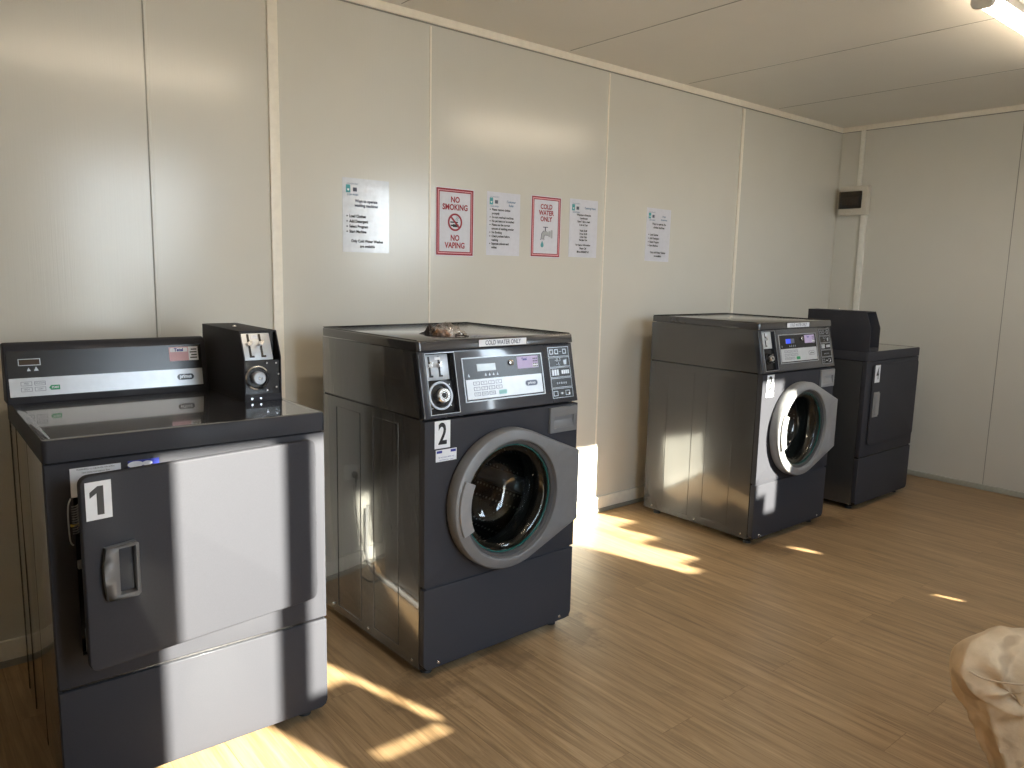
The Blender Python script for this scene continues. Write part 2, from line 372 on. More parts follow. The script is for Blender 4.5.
for i, y in enumerate((-1.167, -2.33)):
    b = MB(); b.m(M_GREYSTRIP).box(XR - .0012, XR, y - .0018, y + .0018, .035, H - .045); struct(b.build('trim_%d' % (21 + i)))
def sideboard(b):
    b.m(M_BASE).box(XL, XR - .02, -.014, 0, .022, .09); b.m(M_GREYSTRIP).box(XL, XR - .02, -.02, 0, 0, .022)
b = MB(); sideboard(b); struct(b.build('baseboard_back', bevel=.002))
b = MB(); b.box(XR - .016, XR, YF, -.02, 0, .035); struct(b.build('baseboard_right', mat('grey_white_skirting', (.42, .42, .36), rough=.4), bevel=.002))
# trim clip near the ceiling
# ---------------------------------------------------------------- switchboard and conduit
b = MB(); b.box(XR - .020, XR, -.240, -.199, .035, 1.812)
tag(b.build('cable_conduit', M_CON, bevel=.002), 'wide cream cable trunking running down the end wall below the switchboard', 'conduit')
b = MB(); b.box(XR - .016, XR, -.181, -.150, 2.022, H - .036)
tag(b.build('cable_conduit', M_CON, bevel=.002), 'short narrow cream cable trunking between the switchboard and the ceiling', 'conduit')
sb = empty('switchboard', (XR, -.13, 1.815)); tag(sb, 'cream plastic switchboard box with smoky flap, on end wall at the corner', 'fuse box')
b = MB(); b.box(-.062, 0, -.124, .080, 0, .203); b.build('case', M_BOXW, sb, bevel=.006)
b = MB(); b.box(-.0635, -.055, -.088, .072, .045, .163); b.build('recess', M_BLACK, sb)
for k in range(6): b = MB(); b.box(-.072, -.0636, -.064 + k * .02, -.048 + k * .02, .07, .125); b.build('breaker', M_GREY, sb, bevel=.001)
b = MB(); b.box(-.079, -.074, -.090, .074, .043, .165); b.build('flap', M_TINTED, sb, bevel=.002, label='smoky see-through flap')
b = MB(); b.box(-.072, -.062, -.02, .03, .025, .036); b.build('latch', M_BOXW, sb, bevel=.003)

# ---------------------------------------------------------------- ceiling battens
def batten(x0, x1, y, label):
    t = empty('batten_light', ((x0 + x1) / 2, y, H)); tag(t, label, 'light', 'ceiling battens')
    h = (x1 - x0) / 2
    b = MB(); b.prism([(-.04, 0), (.04, 0), (.036, -.028), (-.036, -.028)], 'x', -h, h); b.build('base', M_LAMPBODY, t, bevel=.002)
    pr = [(.036 * math.cos(a), -.028 - .036 * math.sin(a)) for a in [PI * k / 12 for k in range(13)]]
    b = MB(); b.prism(pr, 'x', -h + .02, h - .02); b.build('diffuser', M_LAMP, t)
    for s in (-1, 1):
        pr2 = [(.041, 0), (.041, -.050), (.034, -.064), (.022, -.070), (-.022, -.070), (-.034, -.064), (-.041, -.050), (-.041, 0)]
        b = MB(); b.prism(pr2, 'x', s * h - .0, s * h - s * .022); b.build('end_cap', M_LAMPBODY, t, bevel=.002)
    return t
batten(3.58, 4.78, -1.70, 'white ceiling batten light, lit warm, at the upper right of the photo')
batten(.80, 2.00, -1.72, 'white ceiling batten light above the camera, seen only as a glow on the wall')

# ---------------------------------------------------------------- machines
W = .683
TH = math.atan2(.047, .216)
def TM():   # flat panel coords (x, y=-outward, z=up the slope) -> machine coords
    return Matrix.Translation((0, 0, .886)) @ Matrix.Rotation(-TH, 4, 'X')

def foot(parent, x, y, h=.035):
    b = MB(); b.m(M_RUB).cyl((x, y, 0), (x, y, .014), .02, .018); b.m(M_CHROME).cyl((x, y, .014), (x, y, h + .01), .006)
    return b.build('levelling_foot', None, parent)

def pill(b, cx, cz, w, h, y, t):
    b.prism(rrect(cx - w / 2, cx + w / 2, cz - h / 2, cz + h / 2, h * .499), 'y', y, y - t)

def sticker(name, parent, x0, x1, z0, z1, y, material, items=(), M=None, label=None, thick=.0008):
    """flat sticker facing -y at depth y with printed items: (text,x,z,size,sx,bold,material)"""
    b = MB(); b.box(x0, x1, y - thick, y, z0, z1)
    if M is not None: b.xf(M)
    s = b.build(name, material, parent, smooth=False, label=label)
    for it in items:
        t = MB(); t.add_mesh(text_mesh(it[0], it[3], it[5], it[4]), front_frame(it[1], y - thick - .0004, it[2]))
        if M is not None: t.xf(M)
        t.build('lettering', it[6], s, smooth=False)
    return s

def coin_slots(b, xs_, z0, z1, y):
    for x in xs_:
        b.m(M_BLACK).box(x - .0035, x + .0035, y - .001, y + .004, z0, z1)
        b.m(M_BLACK).box(x - .004, x + .011, y - .0012, y + .004, z0, z0 + .006)
        zc = z0 + (z1 - z0) * .55
        b.m(M_CHROME).cyl((x - .002, y - .014, zc), (x - .002, y, zc), .0065, .008, 16)
        b.m(M_CHROME).box(x + .002, x + .011, y - .006, y, zc + .002, zc + .012)

def coin_meter(parent, M, w, h, y, silver, slots, dark_w=.016, big=True):
    """recessed coin plate and lock, drawn in x 0..w, z 0..h at depth y (flat coords), moved by M"""
    hz = h * .56
    b = MB(); b.box(0, w - dark_w, y - .004, y + .003, hz, h)
    b.xf(M); plate = b.build('coin_plate', silver, parent, bevel=.001)
    for sx_ in slots: b = MB(); coin_slots(b, (sx_,), hz + .01, h - .006, y - .004); b.xf(M); b.build('coin_slot', None, plate)
    b = MB(); b.box(w * .38, w * .38 + .022, y - .0052, y - .0038, h - .018, h - .008); b.xf(M); b.build('price_label', M_WHITE, plate)
    b = MB(); b.box(0, w, y - .002, y + .003, 0, hz - .004); b.xf(M); lk = b.build('lock_plate', M_BLACK, parent, bevel=.001)
    cx, cz = w * .42, hz * .52; R = hz * (.38 if big else .24)
    b = MB(); b.m(M_STEEL if big else M_BLACK).lathe((cx, cz), [(R * 1.12, y - .002), (R * 1.14, y - .012), (R * .98, y - .012), (R * .92, y - .002)])
    b.m(M_CHROME).lathe((cx + .002, cz), [(R * .62, y - .002), (R * .62, y - .026), (R * .54, y - .030), (R * .3, y - .030), (R * .26, y - .027)], cap1=True)
    b.m(M_BLACK).lathe((cx + .002, cz), [(R * .2, y - .0275), (R * .2, y - .0285)], 24, cap1=True)
    b.xf(M); b.build('lock', None, lk)
    for dx, dz in ((.9, .85), (.9, -.85), (1.55, .8), (1.55, -.8), (-.75, -.95)):
        px = cx + dx * R * 1.1
        if .003 < px < w - .003: b = MB(); b.cyl((px, y - .002, cz + dz * R), (px, y - .007, cz + dz * R), .0035, .002, 12); b.xf(M); b.build('rivet', M_CHROME, lk)

def panel_with_hole(b, x0, x1, z0, z1, c, r, y0, y1, n=64):
    """front sheet with round hole, thickness y0..y1"""
    ang = sorted({2 * PI * i / n for i in range(n)} | {math.atan2(zz - c[1], xx - c[0]) % (2 * PI) for xx in (x0, x1) for zz in (z0, z1)})
    def outer(a):
        dx, dz = math.cos(a), math.sin(a); t = 1e9
        if dx > 1e-9: t = min(t, (x1 - c[0]) / dx)
        if dx < -1e-9: t = min(t, (x0 - c[0]) / dx)
        if dz > 1e-9: t = min(t, (z1 - c[1]) / dz)
        if dz < -1e-9: t = min(t, (z0 - c[1]) / dz)
        return (c[0] + dx * t, c[1] + dz * t)
    O = [outer(a) for a in ang]; I = [(c[0] + r * math.cos(a), c[1] + r * math.sin(a)) for a in ang]
    b.rings([[(p[0], y1, p[1]) for p in O], [(p[0], y0, p[1]) for p in O], [(p[0], y0, p[1]) for p in I], [(p[0], y1, p[1]) for p in I], [(p[0], y1, p[1]) for p in O]])

def frame_rect(b, x0, x1, z0, z1, a0, a1, c0, c1, y0, y1):
    """sheet x0..x1, z0..z1 with a rectangular hole a0..a1, c0..c1"""
    b.rings([[(x, y, z) for x, z in rr] for rr, y in (
        (((x0, z0), (x1, z0), (x1, z1), (x0, z1)), y1), (((x0, z0), (x1, z0), (x1, z1), (x0, z1)), y0),
        (((a0, c0), (a1, c0), (a1, c1), (a0, c1)), y0), (((a0, c0), (a1, c0), (a1, c1), (a0, c1)), y1), (((x0, z0), (x1, z0), (x1, z1), (x0, z1)), y1))])

def bead_rect(b, x, y0, y1, z0, z1, s):
    """pressed outline on a side sheet at plane x, s=-1 left / +1 right"""
    t = .0022; h = .0016 * s
    for a in ((y0, y0 + t, z0, z1), (y1 - t, y1, z0, z1), (y0, y1, z0, z0 + t), (y0, y1, z1 - t, z1)):
        b.box(min(x, x + h), max(x, x + h), a[0], a[1], a[2], a[3])

def washer(num, x, y, rot, depth, label, silver):
    t = empty('washing_machine', (x, y, 0), rot); tag(t, label, 'washing machine')
    D = depth; dc = (.325, .583); R = .245
    # cabinet shell
    b = MB().m(M_SIDE)
    for xa, xb in ((0, .015), (W - .015, W)):
        b.box(xa, xb, .031, D, .032, .879)
        b.prism([(.012, .886), (D, .886), (D, 1.097), (.052, 1.097)], 'x', xa, xb)
        b.m(M_BLACK).box(xa + .004, xb - .004, .035, D - .002, .876, .889); b.m(M_SIDE)
    b.box(.015, W - .015, D - .015, D, .032, 1.097); b.m(M_BLACK).box(.004, W - .004, .004, D - .004, .036, .05)
    b.m(M_BLACK).box(.004, .012, .026, .034, .05, .87).box(W - .012, W - .004, .026, .034, .05, .87)
    b.m(M_SIDE)
    for xx, s in ((0, -1), (W, 1)):
        bead_rect(b, xx, .155, .319, .07, .849, s); bead_rect(b, xx, .409, .585, .06, .845, s)
    b.build('cabinet', None, t, bevel=.0015)
    for yy in (.07, .36, D - .06): b = MB(); b.cyl((0, yy, .052), (-.003, yy, .052), .006, .004, 14); b.build('screw', M_CHROME, t)
    for xx in (.06, W - .06): b = MB(); b.cyl((xx, 0, .052), (xx, -.003, .052), .006, .004, 14); b.build('screw', M_CHROME, t)
    # front sheet
    b = MB(); panel_with_hole(b, 0, W, .327, .877, dc, .215, 0, .028); b.build('front_panel', M_BODY, t, bevel=.003)
    b = MB(); b.prism(rrect(0, W, .036, .318, .028, corners=(0, 0, 1, 1)), 'y', 0, .028); b.m(M_BLACK).box(.01, W - .01, .006, .026, .31, .335)
    b.mats = [M_BODY, M_BLACK]
    for f in b.bm.faces: f.material_index = 0 if f.calc_center_median().z < .309 and not (.31 < f.calc_center_median().z) else f.material_index
    b.build('kick_panel', None, t, bevel=.003)
    # top
    b = MB(); LP = lambda yf, i, z: [(q[0], q[1], z) for q in rrect(-.003 + i, W + .003 - i, yf + i, D - i, .012)]
    b.rings([LP(.036, 0, 1.100), LP(.041, 0, 1.128), LP(.041, .004, 1.132)], cap=True); b.build('top_panel', M_LID, t, bevel=.002)
    b = MB(); b.box(.0, W, D - .010, D - .004, 1.1318, 1.1345).box(.0, .005, .055, D - .004, 1.1318, 1.1340).box(W - .005, W, .055, D - .004, 1.1318, 1.1340); b.build('top_rim', M_BLACK, t, bevel=.0008)
    sticker('cold_water_sticker', t, .239, .450, 1.1035, 1.1265, .0358, M_WHITE, [('COLD WATER ONLY', .3445, 1.115, .0215, .78, .0004, M_GINK)], label='white strip sticker reading COLD WATER ONLY')
    # control panel
    M = TM(); PH = .2165
    b = MB().m(M_CTRL)
    frame_rect(b, 0, W, 0, PH, .027, .140, .012, .208, 0, .03)
    b.m(M_BLACK).box(.02, .15, .024, .034, .005, .212)
    b.m(M_CTRL); b.xf(M)
    b.build('control_panel', None, t, bevel=.002)
    b = MB()
    fr = ((.0255, .0275), (.1395, .1415)); b.m(M_STEEL)
    b.box(.0255, .1415, -.0012, 0, .0105, .0125).box(.0255, .1415, -.0012, 0, .2075, .2095).box(.0255, .0275, -.0012, 0, .0105, .2095).box(.1395, .1415, -.0012, 0, .0105, .2095)
    b.xf(M); b.build('coin_frame', None, t)
    cm = bpy.data.objects.new('coin_box', None)
    Mc = M @ Matrix.Translation((.029, 0, .016))
    coin_meter(t, Mc, .109, .190, .016, silver, (.018, .056) if num == 2 else (.04,), big=(num == 2))
    # display board
    b = MB().m(M_STEEL)
    frame_rect(b, .166, .524, .038, .187, .170, .520, .042, .183, -.003, .001); b.m(M_BLACK).box(.170, .520, -.001, .0, .042, .183); b.xf(M)
    disp = b.build('display_board', None, t)
    b = MB(); b.box(.176, .514, -.0022, -.001, .047, .113); b.xf(M); sp = b.build('silver_keypad', M_SILV, disp, label='silver grey keypad strip')
    b = MB(); b.m(M_STEEL).box(.228, .308, -.0018, -.001, .139, .163)
    if num == 2: b.m(M_LCD).box(.230, .306, -.0024, -.001, .141, .161)
    else: b.m(M_LCDB).box(.230, .272, -.0024, -.001, .139, .163); b.m(M_GINK).box(.272, .308, -.0024, -.001, .139, .163)
    b.xf(M); b.build('lcd_screen', None, disp)
    b = MB(); b.m(M_CHROME).lathe((.378, .160), [(.010, -.001), (.010, -.007), (.007, -.009)], 24, cap1=True); b.m(M_BLACK).box(.377, .379, -.0096, -.009, .155, .165); b.xf(M); b.build('key_switch', None, disp)
    s = sticker('service_sticker', t, .407, .505, .136, .178, -.001, M_PURP, [('Tetel', .44, .168, .013, .9, .0004, M_NAVY)], M=M, label='small purple sticker')
    b = MB(); b.m(M_WHITE).box(.478, .503, -.0026, -.0018, .138, .152); b.m(M_INK)
    for r_ in range(4):
        for c_ in range(3): b.box(.480 + c_ * .008, .4855 + c_ * .008, -.003, -.0026, .1395 + r_ * .009, .143 + r_ * .009)
    b.xf(M); b.build('print', None, disp)
    # keys and pill badge
    for r_ in range(3):
        for c_ in range(4):
            if r_ == 0 and c_ == 3: continue
            b = MB().m(M_GINK)
            x0 = .205 + c_ * .032; z0 = .057 + r_ * .018
            frame_rect(b, x0, x0 + .026, z0, z0 + .012, x0 + .0015, x0 + .0245, z0 + .0015, z0 + .0105, -.0028, -.0022)
            b.add_mesh(text_mesh('90°' if r_ else 'START', .0075, 0, .8), front_frame(x0 + .013, -.0026, z0 + .006)); b.xf(M); b.build('key', None, disp)
    b = MB(); b.prism(rrect(.311, .345, .055, .070, .004), 'y', -.0022, -.0034); b.xf(M); b.build('start_key', M_GREEN if num == 3 else mat('teal_key', (.25, .5, .5), .4), disp)
    b = MB(); b.m(M_STEEL if num == 2 else M_GINK); pill(b, .462, .083, .060, .022, -.0022, .0006); b.m(M_GINK if num == 2 else M_SILV); pill(b, .462, .083, .055, .018, -.0028, .0003)
    b.m(M_SILV if num == 2 else M_INK).add_mesh(text_mesh('primus', .014, .0004, .95), front_frame(.462, -.0034, .0835)); b.xf(M); b.build('badge', None, disp)
    for k, s_ in enumerate((.19, .262, .279, .296, .313)):
        b = MB(); b.prism([(s_ - .004, .122), (s_ + .004, .122), (s_, .132)], 'y', -.001, -.0018); b.xf(M); b.build('pictogram', M_STEEL, disp)
    # instruction column
    b = MB().m(M_CTRL).box(.556, .664, -.0008, 0, .016, .205)
    for k in range(5):
        z0 = .018 + k * .0378
        b.m(M_BLACK).box(.560, .660, -.0012, 0, z0, z0 + .033)
        b.m(M_STEEL); frame_rect(b, .558, .662, z0 - .001, z0 + .034, .5595, .6605, z0 + .0005, z0 + .0325, -.0018, -.0006)
        b.m(M_SILV if k == 2 else M_STEEL)
        if k == 2:
            for q in range(3): b.box(.568 + q * .012, .577 + q * .012, -.0019, -.0012, z0 + .006, z0 + .028)
            for q in range(4): b.box(.616 + q * .010, .624 + q * .010, -.0019, -.0012, z0 + .010, z0 + .024)
        elif k == 4:
            for xx in (.575, .6, .64): frame_rect(b, xx - .009, xx + .009, z0 + .008, z0 + .026, xx - .006, xx + .006, z0 + .011, z0 + .023, -.0019, -.0012)
            b.box(.614, .626, -.0019, -.0012, z0 + .016, z0 + .018)
        elif k == 3:
            b.add_mesh(text_mesh('-2L 3\n- 1.', .015, .0003, .9), front_frame(.603, -.0017, z0 + .017)); b.prism([(.632, z0 + .006), (.644, z0 + .006), (.648, z0 + .026), (.630, z0 + .022)], 'y', -.0012, -.0018)
        elif k == 1: b.add_mesh(text_mesh('☐ ○ ◇ △ ▽'.replace('☐', 'o').replace('○', 'v').replace('◇', 'o').replace('△', 'n').replace('▽', 'u'), .014, .0002, 1), front_frame(.610, -.0017, z0 + .016))
        else:
            for xx in (.575, .635): frame_rect(b, xx - .011, xx + .011, z0 + .007, z0 + .025, xx - .009, xx + .009, z0 + .009, z0 + .023, -.0018, -.0012)
            b.box(.60, .612, -.0018, -.0012, z0 + .013, z0 + .019)
            b.m(M_WHITE).box(.640, .647, -.0019, -.0012, z0 + .009, z0 + .016).box(.604, .610, -.0019, -.0012, z0 + .012, z0 + .018)
    b.xf(M); b.build('instruction_strip', None, t)
    # detergent recess handle
    b = MB().m(M_GREY if num == 2 else M_LGREY)
    frame_rect(b, .537, .672, .778, .871, .556, .655, .795, .838, -.010, 0)
    b.box(.553, .658, -.002, -.0005, .79, .842)
    b.prism([(-.009, .795), (-.001, .795), (-.001, .826)], 'x', .556, .655)
    b.build('soap_drawer', None, t, bevel=.0025, label='grey drawer with a finger recess')
    # numbers
    sticker('number_sticker', t, .037, .098, .787, .877, -.0002, M_WHITE, [(str(num), .0675, .831, .098, .72, .0022, M_INK)], label='white sticker with black number %d' % num)
    if num == 2:
        s = sticker('notice_sticker', t, .042, .124, .743, .782, -.0002, M_WHITE, [('do not open while wet', .083, .757, .0075, .9, .0, M_NAVY), ('stop before door opens', .083, .748, .0065, .9, .0, M_NAVY)], label='small white sticker with blue corner blocks')
        for xa in (.045, .100): b = MB(); b.box(xa, xa + .021, -.0016, -.001, .771, .779); b.build('colour_block', M_NAVY, s)
    else:
        s = sticker('notice_sticker', t, .035, .102, .765, .787, -.0002, M_WHITE, [('please wait', .068, .776, .008, .9, 0, M_GINK)])
    # door: grey ring with the arm that reaches the right edge
    cxy = [(R * math.cos(2 * PI * i / 180), R * math.sin(2 * PI * i / 180)) for i in range(180)]
    arm = [(.322, .13), (.322, -.13)]
    def hull_r(a):
        dx, dz = math.cos(a), math.sin(a); best = R
        # tangent polygons circle->arm corner, corner->corner
        def tang(p, sgn):
            d = math.hypot(*p); base = math.atan2(p[1], p[0]); al = math.acos(R / d); q = base + sgn * al
            return (R * math.cos(q), R * math.sin(q))
        segs = [(tang(arm[0], 1), arm[0]), (arm[0], arm[1]), (arm[1], tang(arm[1], -1))]
        for p, q in segs:
            ex, ez = q[0] - p[0], q[1] - p[1]; den = dx * ez - dz * ex
            if abs(den) < 1e-9: continue
            tt = (p[0] * ez - p[1] * ex) / den; ss = (p[0] * dz - p[1] * dx) / den
            if tt > 0 and -1e-6 <= ss <= 1 + 1e-6: best = max(best, tt)
        return best
    ang = sorted({2 * PI * i / 120 for i in range(120)} | {math.atan2(p[1], p[0]) % (2 * PI) for p in arm})
    def ring(dr, yy, inner=None):
        out = []
        for a in ang:
            r_ = (hull_r(a) - dr) if inner is None else inner
            out.append((dc[0] + r_ * math.cos(a), yy, dc[1] + r_ * math.sin(a)))
        return out
    b = MB(); b.rings([ring(.004, -.004), ring(0, -.012), ring(0, -.046), ring(.004, -.054), ring(.012, -.058), ring(0, -.062, .211), ring(0, -.060, .206), ring(0, -.045, .204), ring(0, -.004, .204)])
    door = b.build('door', M_GREY if num == 2 else M_LGREY, t, sharp=28, label='round grey porthole door with pointed latch side')
    b = MB(); b.lathe(dc, [(.205, -.046), (.192, -.043), (.190, -.030), (.203, -.028)]); b.build('inner_ring', mat('dark_ring_plastic', (.06, .06, .062), .3) , door)
    b = MB(); b.lathe(dc, [(.1898, -.036), (.185, -.0355), (.185, -.031), (.1898, -.0305)]); b.build('glass_rim', M_TEAL, door, label='teal edge of the porthole glass')
    b = MB(); b.lathe(dc, [(.189, -.030), (.176, -.034), (.160, -.020), (.150, .04), (.135, .085), (.10, .11), (.05, .122), (.004, .125)], cap1=True); b.build('glass_bowl', M_GLASS, door, sharp=80)
    # grip plate on the left
    a0, a1 = math.radians(155), math.radians(203); n = 14
    outer = [(dc[0] + (R - .014) * math.cos(a0 + (a1 - a0) * k / n), dc[1] + (R - .014) * math.sin(a0 + (a1 - a0) * k / n)) for k in range(n + 1)]
    inner = [(dc[0] + .187 * math.cos(a1 + (a0 - a1) * k / n), dc[1] + .192 * math.sin(a1 + (a0 - a1) * k / n)) for k in range(n + 1)]
    b = MB(); b.prism(outer + inner, 'y', -.050, -.068); b.build('door_grip', M_LGREY if num == 2 else M_WHITE if False else mat('pale_grip_plastic', (.33, .33, .32), .35), door, bevel=.003, label='paler grip plate')
    # gasket and drum
    b = MB(); b.lathe(dc, [(.216, .002), (.200, .006), (.196, .04), (.205, .06), (.192, .10), (.22, .12)]); b.build('door_gasket', M_RUB, t)
    b = MB(); b.lathe(dc, [(.20, .11), (.235, .13), (.235, D - .16), (.22, D - .14), (.12, D - .14), (.10, D - .12), (.02, D - .12)], cap1=True)
    drum = b.build('drum', M_DRUM, t)
    for k in range(3):
        b = MB(); a = math.radians(90 + 120 * k + 20); ca, sa = math.cos(a), math.sin(a)
        P = []
        for yy in (.14, D - .17):
            P.append([(dc[0] + rr * ca - q * sa, yy, dc[1] + rr * sa + q * ca) for rr, q in ((.234, -.035), (.18, -.01), (.18, .01), (.234, .035))])
        b.rings(P, cap=True); b.build('drum_paddle', M_STEEL, drum, bevel=.006)
    for fx in (.05, W - .05):
        for fy in (.06, D - .06): foot(t, fx, fy)
    return t

washer(2, 1.602, -.948, .017, .688, 'charcoal front-load washing machine marked 2, next to dryer 1, wrapper on top', M_STEEL)
washer(3, 3.618, -.8715, -.0097, .718, 'charcoal front-load washing machine marked 3, with blue lit display and sunlit left edge', M_STEEL2)

def coin_tower(t, x0, y0, z0, inset=0., h=.215):
    """free-standing coin box on a dryer top"""
    w, dpt = .116, .39
    prof = [(0, z0), (dpt, z0), (dpt, z0 + h), (.034, z0 + h), (0, z0 + .135)]
    b = MB().m(M_BODY)
    # side cheeks, top and back with the front left open as a recess
    for xa in (0, w - .004): b.prism([(y0 + p, q) for p, q in prof], 'x', x0 + xa, x0 + xa + .004)
    b.box(x0 + .004, x0 + w - .004, y0 + .034, y0 + dpt, z0 + h - .004, z0 + h).box(x0 + .004, x0 + w - .004, y0 + dpt - .004, y0 + dpt, z0, z0 + h - .004)
    b.box(x0 + .004, x0 + w - .004, y0, y0 + .03, z0, z0 + .022)
    o = b.build('coin_box', None, t, bevel=.0015)
    b = MB(); b.m(M_BLACK).box(x0 + .004, x0 + w - .004, y0 + .044 + inset, y0 + .058 + inset, z0 + .02, z0 + h - .004)
    b.build('recess', None, o)
    lean = math.atan2(.034, .08)
    # slotted plate on the leaning upper half
    Mp = Matrix.Translation((x0 + .005, y0 + .005 + inset, z0 + .128)) @ Matrix.Rotation(-lean, 4, 'X')
    b = MB(); b.box(0, .088, 0, .004, 0, .086); b.m(M_BLACK); b.xf(Mp); pl = b.build('coin_plate', M_STEEL, o, bevel=.001)
    pl.data.materials.clear(); pl.data.materials.append(M_STEEL)
    for f in pl.data.polygons: f.material_index = 0
    for sx_ in (.020, .056): b = MB(); coin_slots(b, (sx_,), .008, .083, 0); b.xf(Mp); b.build('coin_slot', None, o)
    b = MB(); b.box(.030, .050, -.001, 0, .068, .080); b.xf(Mp); b.build('price_label', M_WHITE, o)
    Ml = Matrix.Translation((x0 + .004, y0 + .006 + inset, z0 + .022))
    b = MB(); b.box(.0, .108, .0, .004, 0, .104); b.xf(Ml); b.build('lock_plate', M_BLACK, o)
    cx, cz = .036, .052
    b = MB(); b.m(M_CHROME).lathe((cx, cz), [(.036, 0), (.037, -.006), (.033, -.008), (.030, 0)]); b.m(M_STEEL).lathe((cx + .002, cz), [(.020, 0), (.020, -.018), (.017, -.021), (.009, -.021), (.008, -.018)], cap1=True)
    b.m(M_CHROME).cyl((cx + .002, -.018, cz), (cx + .002, -.022, cz), .005, .004, 12)
    b.xf(Ml); b.build('lock', None, o)
    for px, pz in ((.066, .096), (.066, .012), (.095, .095), (.095, .02), (.102, .06), (.018, -.012), (.045, -.012)): b = MB(); b.cyl((px, 0, pz), (px, -.007, pz), .0042, .003, 12); b.xf(Ml); b.build('rivet', M_CHROME, o)
    b = MB(); b.cyl((x0 + .05, y0 + .22, z0 + h), (x0 + .05, y0 + .22, z0 + h + .005), .007, .005, 14); b.build('screw', M_CHROME, o)

def dryer(num, x, y, rot, label, ajar):
    W = .697 if num == 1 else .683
    t = empty('tumble_dryer', (x, y, 0), rot); tag(t, label, 'dryer')
    D = .66 if num == 1 else .70; TOP = .9445
    b = MB().m(M_SIDE)
    for xa, xb in ((0, .012), (W - .012, W)):
        b.box(xa, xb, .026, D, .034, .887)
    b.box(.012, W - .012, D - .012, D, .034, .887); b.m(M_BLACK).box(.003, W - .003, .006, D - .004, .04, .06)
    b.m(M_BLACK).box(.003, .010, .022, .030, .06, .88).box(W - .010, W - .003, .022, .030, .06, .88).box(.005, W - .005, .008, D - .003, .882, .893)
    b.m(M_BLACK)
    for xx, s in ((0, -1), (W, 1)):
        h = .0004 * s
        for yy in (.28, .50, .64): b.box(min(xx, xx + h), max(xx, xx + h), yy, yy + .0012, .034, .887)
    b.build('cabinet', None, t, bevel=.0012)
    # top: dished worktop with a raised rim
    b = MB().m(M_LID)
    P = lambda i, z: [(q[0], q[1], z) for q in rrect(-.002 + i, W + .002 - i, -.004 + i, D - i, max(.014 - i * .5, .004))]
    b.rings([P(.003, .943), P(.008, TOP), P(.020, TOP), P(.028, .9405)], cap=True); b.m(M_BODY).rings([P(0, .890), P(0, .938), P(.003, .943)]); b.build('top_panel', M_LID if num == 1 else M_LID, t, sharp=60)
    # front
    b = MB()
    if ajar: frame_rect(b, 0, W, .324, .886, .056, .64, .400, .853, 0, .026)
    else: b.box(0, W, 0, .026, .324, .886)
    b.build('front_panel', M_BODY, t, bevel=.003)
    b = MB(); b.prism(rrect(0, W, .036, .316, .025, corners=(0, 0, 1, 1)), 'y', 0, .026); b.build('kick_panel', M_BODY, t, bevel=.003)
    b = MB(); b.box(.008, W - .008, .006, .024, .31, .33); b.build('seam_strip', M_BLACK, t)
    if ajar:
        b = MB(); panel_with_hole(b, .06, .64, .39, .865, (.35, .63), .20, .055, .06); b.m(M_BLACK)
        b.box(.05, .06, .026, .055, .39, .865).box(.05, .064, .05, .06, .39, .865).box(.625, .64, .026, .055, .39, .865).box(.06, .64, .026, .055, .85, .865).box(.06, .64, .026, .055, .39, .405)
        o = b.build('door_recess', M_BLACK, t)
        b = MB(); b.lathe((.35, .63), [(.20, .055), (.26, .08), (.26, .62), (.05, .64)], cap1=True); b.build('drum', M_DRUM, t)
    # door panel, hinged on the right
    x1, x0, z0, z1 = .656, .046, .400, .873
    if not ajar: x0, x1, z0, z1 = .066, .660, .392, .868
    Mh = Matrix.Translation((x1, -.003, 0)) @ Matrix.Rotation(math.radians(7.6 if ajar else 0.), 4, 'Z') @ Matrix.Translation((-x1, 0, 0))
    def DM(b, name, m, parent, bevel=.0, label=None, **k): b.xf(Mh); return b.build(name, m, parent, bevel=bevel, label=label, **k)
    b = MB(); b.prism(rrect(x0, x1, z0, z1, .022), 'y', -.022 if ajar else -.010, 0)
    door = DM(b, 'door', M_BODY, t, .004, label='flat rectangular door' + (' standing slightly ajar' if ajar else ''))
    fy = -.022 if ajar else -.010
    # recessed pull
    hx0, hx1, hz0, hz1 = (.092, .162, .566, .702) if ajar else (.085, .150, .558, .706)
    b = MB()
    if ajar:
        out = [(hx0 - .006, hz0 + .06), (hx0, hz0), (hx1, hz0 + .004), (hx1 + .002, hz1 - .004), (hx1 - .004, hz1), (hx0, hz1 - .004), (hx0 - .006, hz1 - .05)]
        out = [(hx0 - .003, hz0 + .004)] + [(hx0 - .003 - .006 * math.sin(PI * k / 8), hz0 + .004 + (hz1 - hz0 - .008) * k / 8) for k in range(1, 8)] + [(hx0 - .003, hz1 - .004), (hx1 - .006, hz1), (hx1, hz1 - .006), (hx1, hz0 + .006), (hx1 - .006, hz0)]
        n = len(out); cxh, czh = (hx0 + .030 + hx1) / 2, (hz0 + hz1) / 2
        inn = []
        for p in out:
            qx = max(hx0 + .024, min(hx1 - .007, p[0])); qz = max(hz0 + .012, min(hz1 - .010, p[1])); inn.append((qx, qz))
        b.rings([[(p[0], fy, p[1]) for p in out], [(p[0], fy - .016, p[1]) for p in out], [(p[0], fy - .016, p[1]) for p in inn], [(cxh + (p[0] - cxh) * .9, fy + .004, czh + (p[1] - czh) * .93) for p in inn]])
        b.rings([[(cxh + (p[0] - cxh) * .9, fy + .003, czh + (p[1] - czh) * .93) for p in inn], [(cxh, fy + .003, czh)] * len(inn)])
    else:
        b.box(hx0, hx1, fy - .004, fy, hz0, hz1); b.box(hx0 + .012, hx1 - .004, fy - .010, fy - .004, hz0 + .012, hz1 - .006)
    DM(b, 'door_handle', M_LGREY if not ajar else M_GREY, door, .002, label='grey plastic pull')
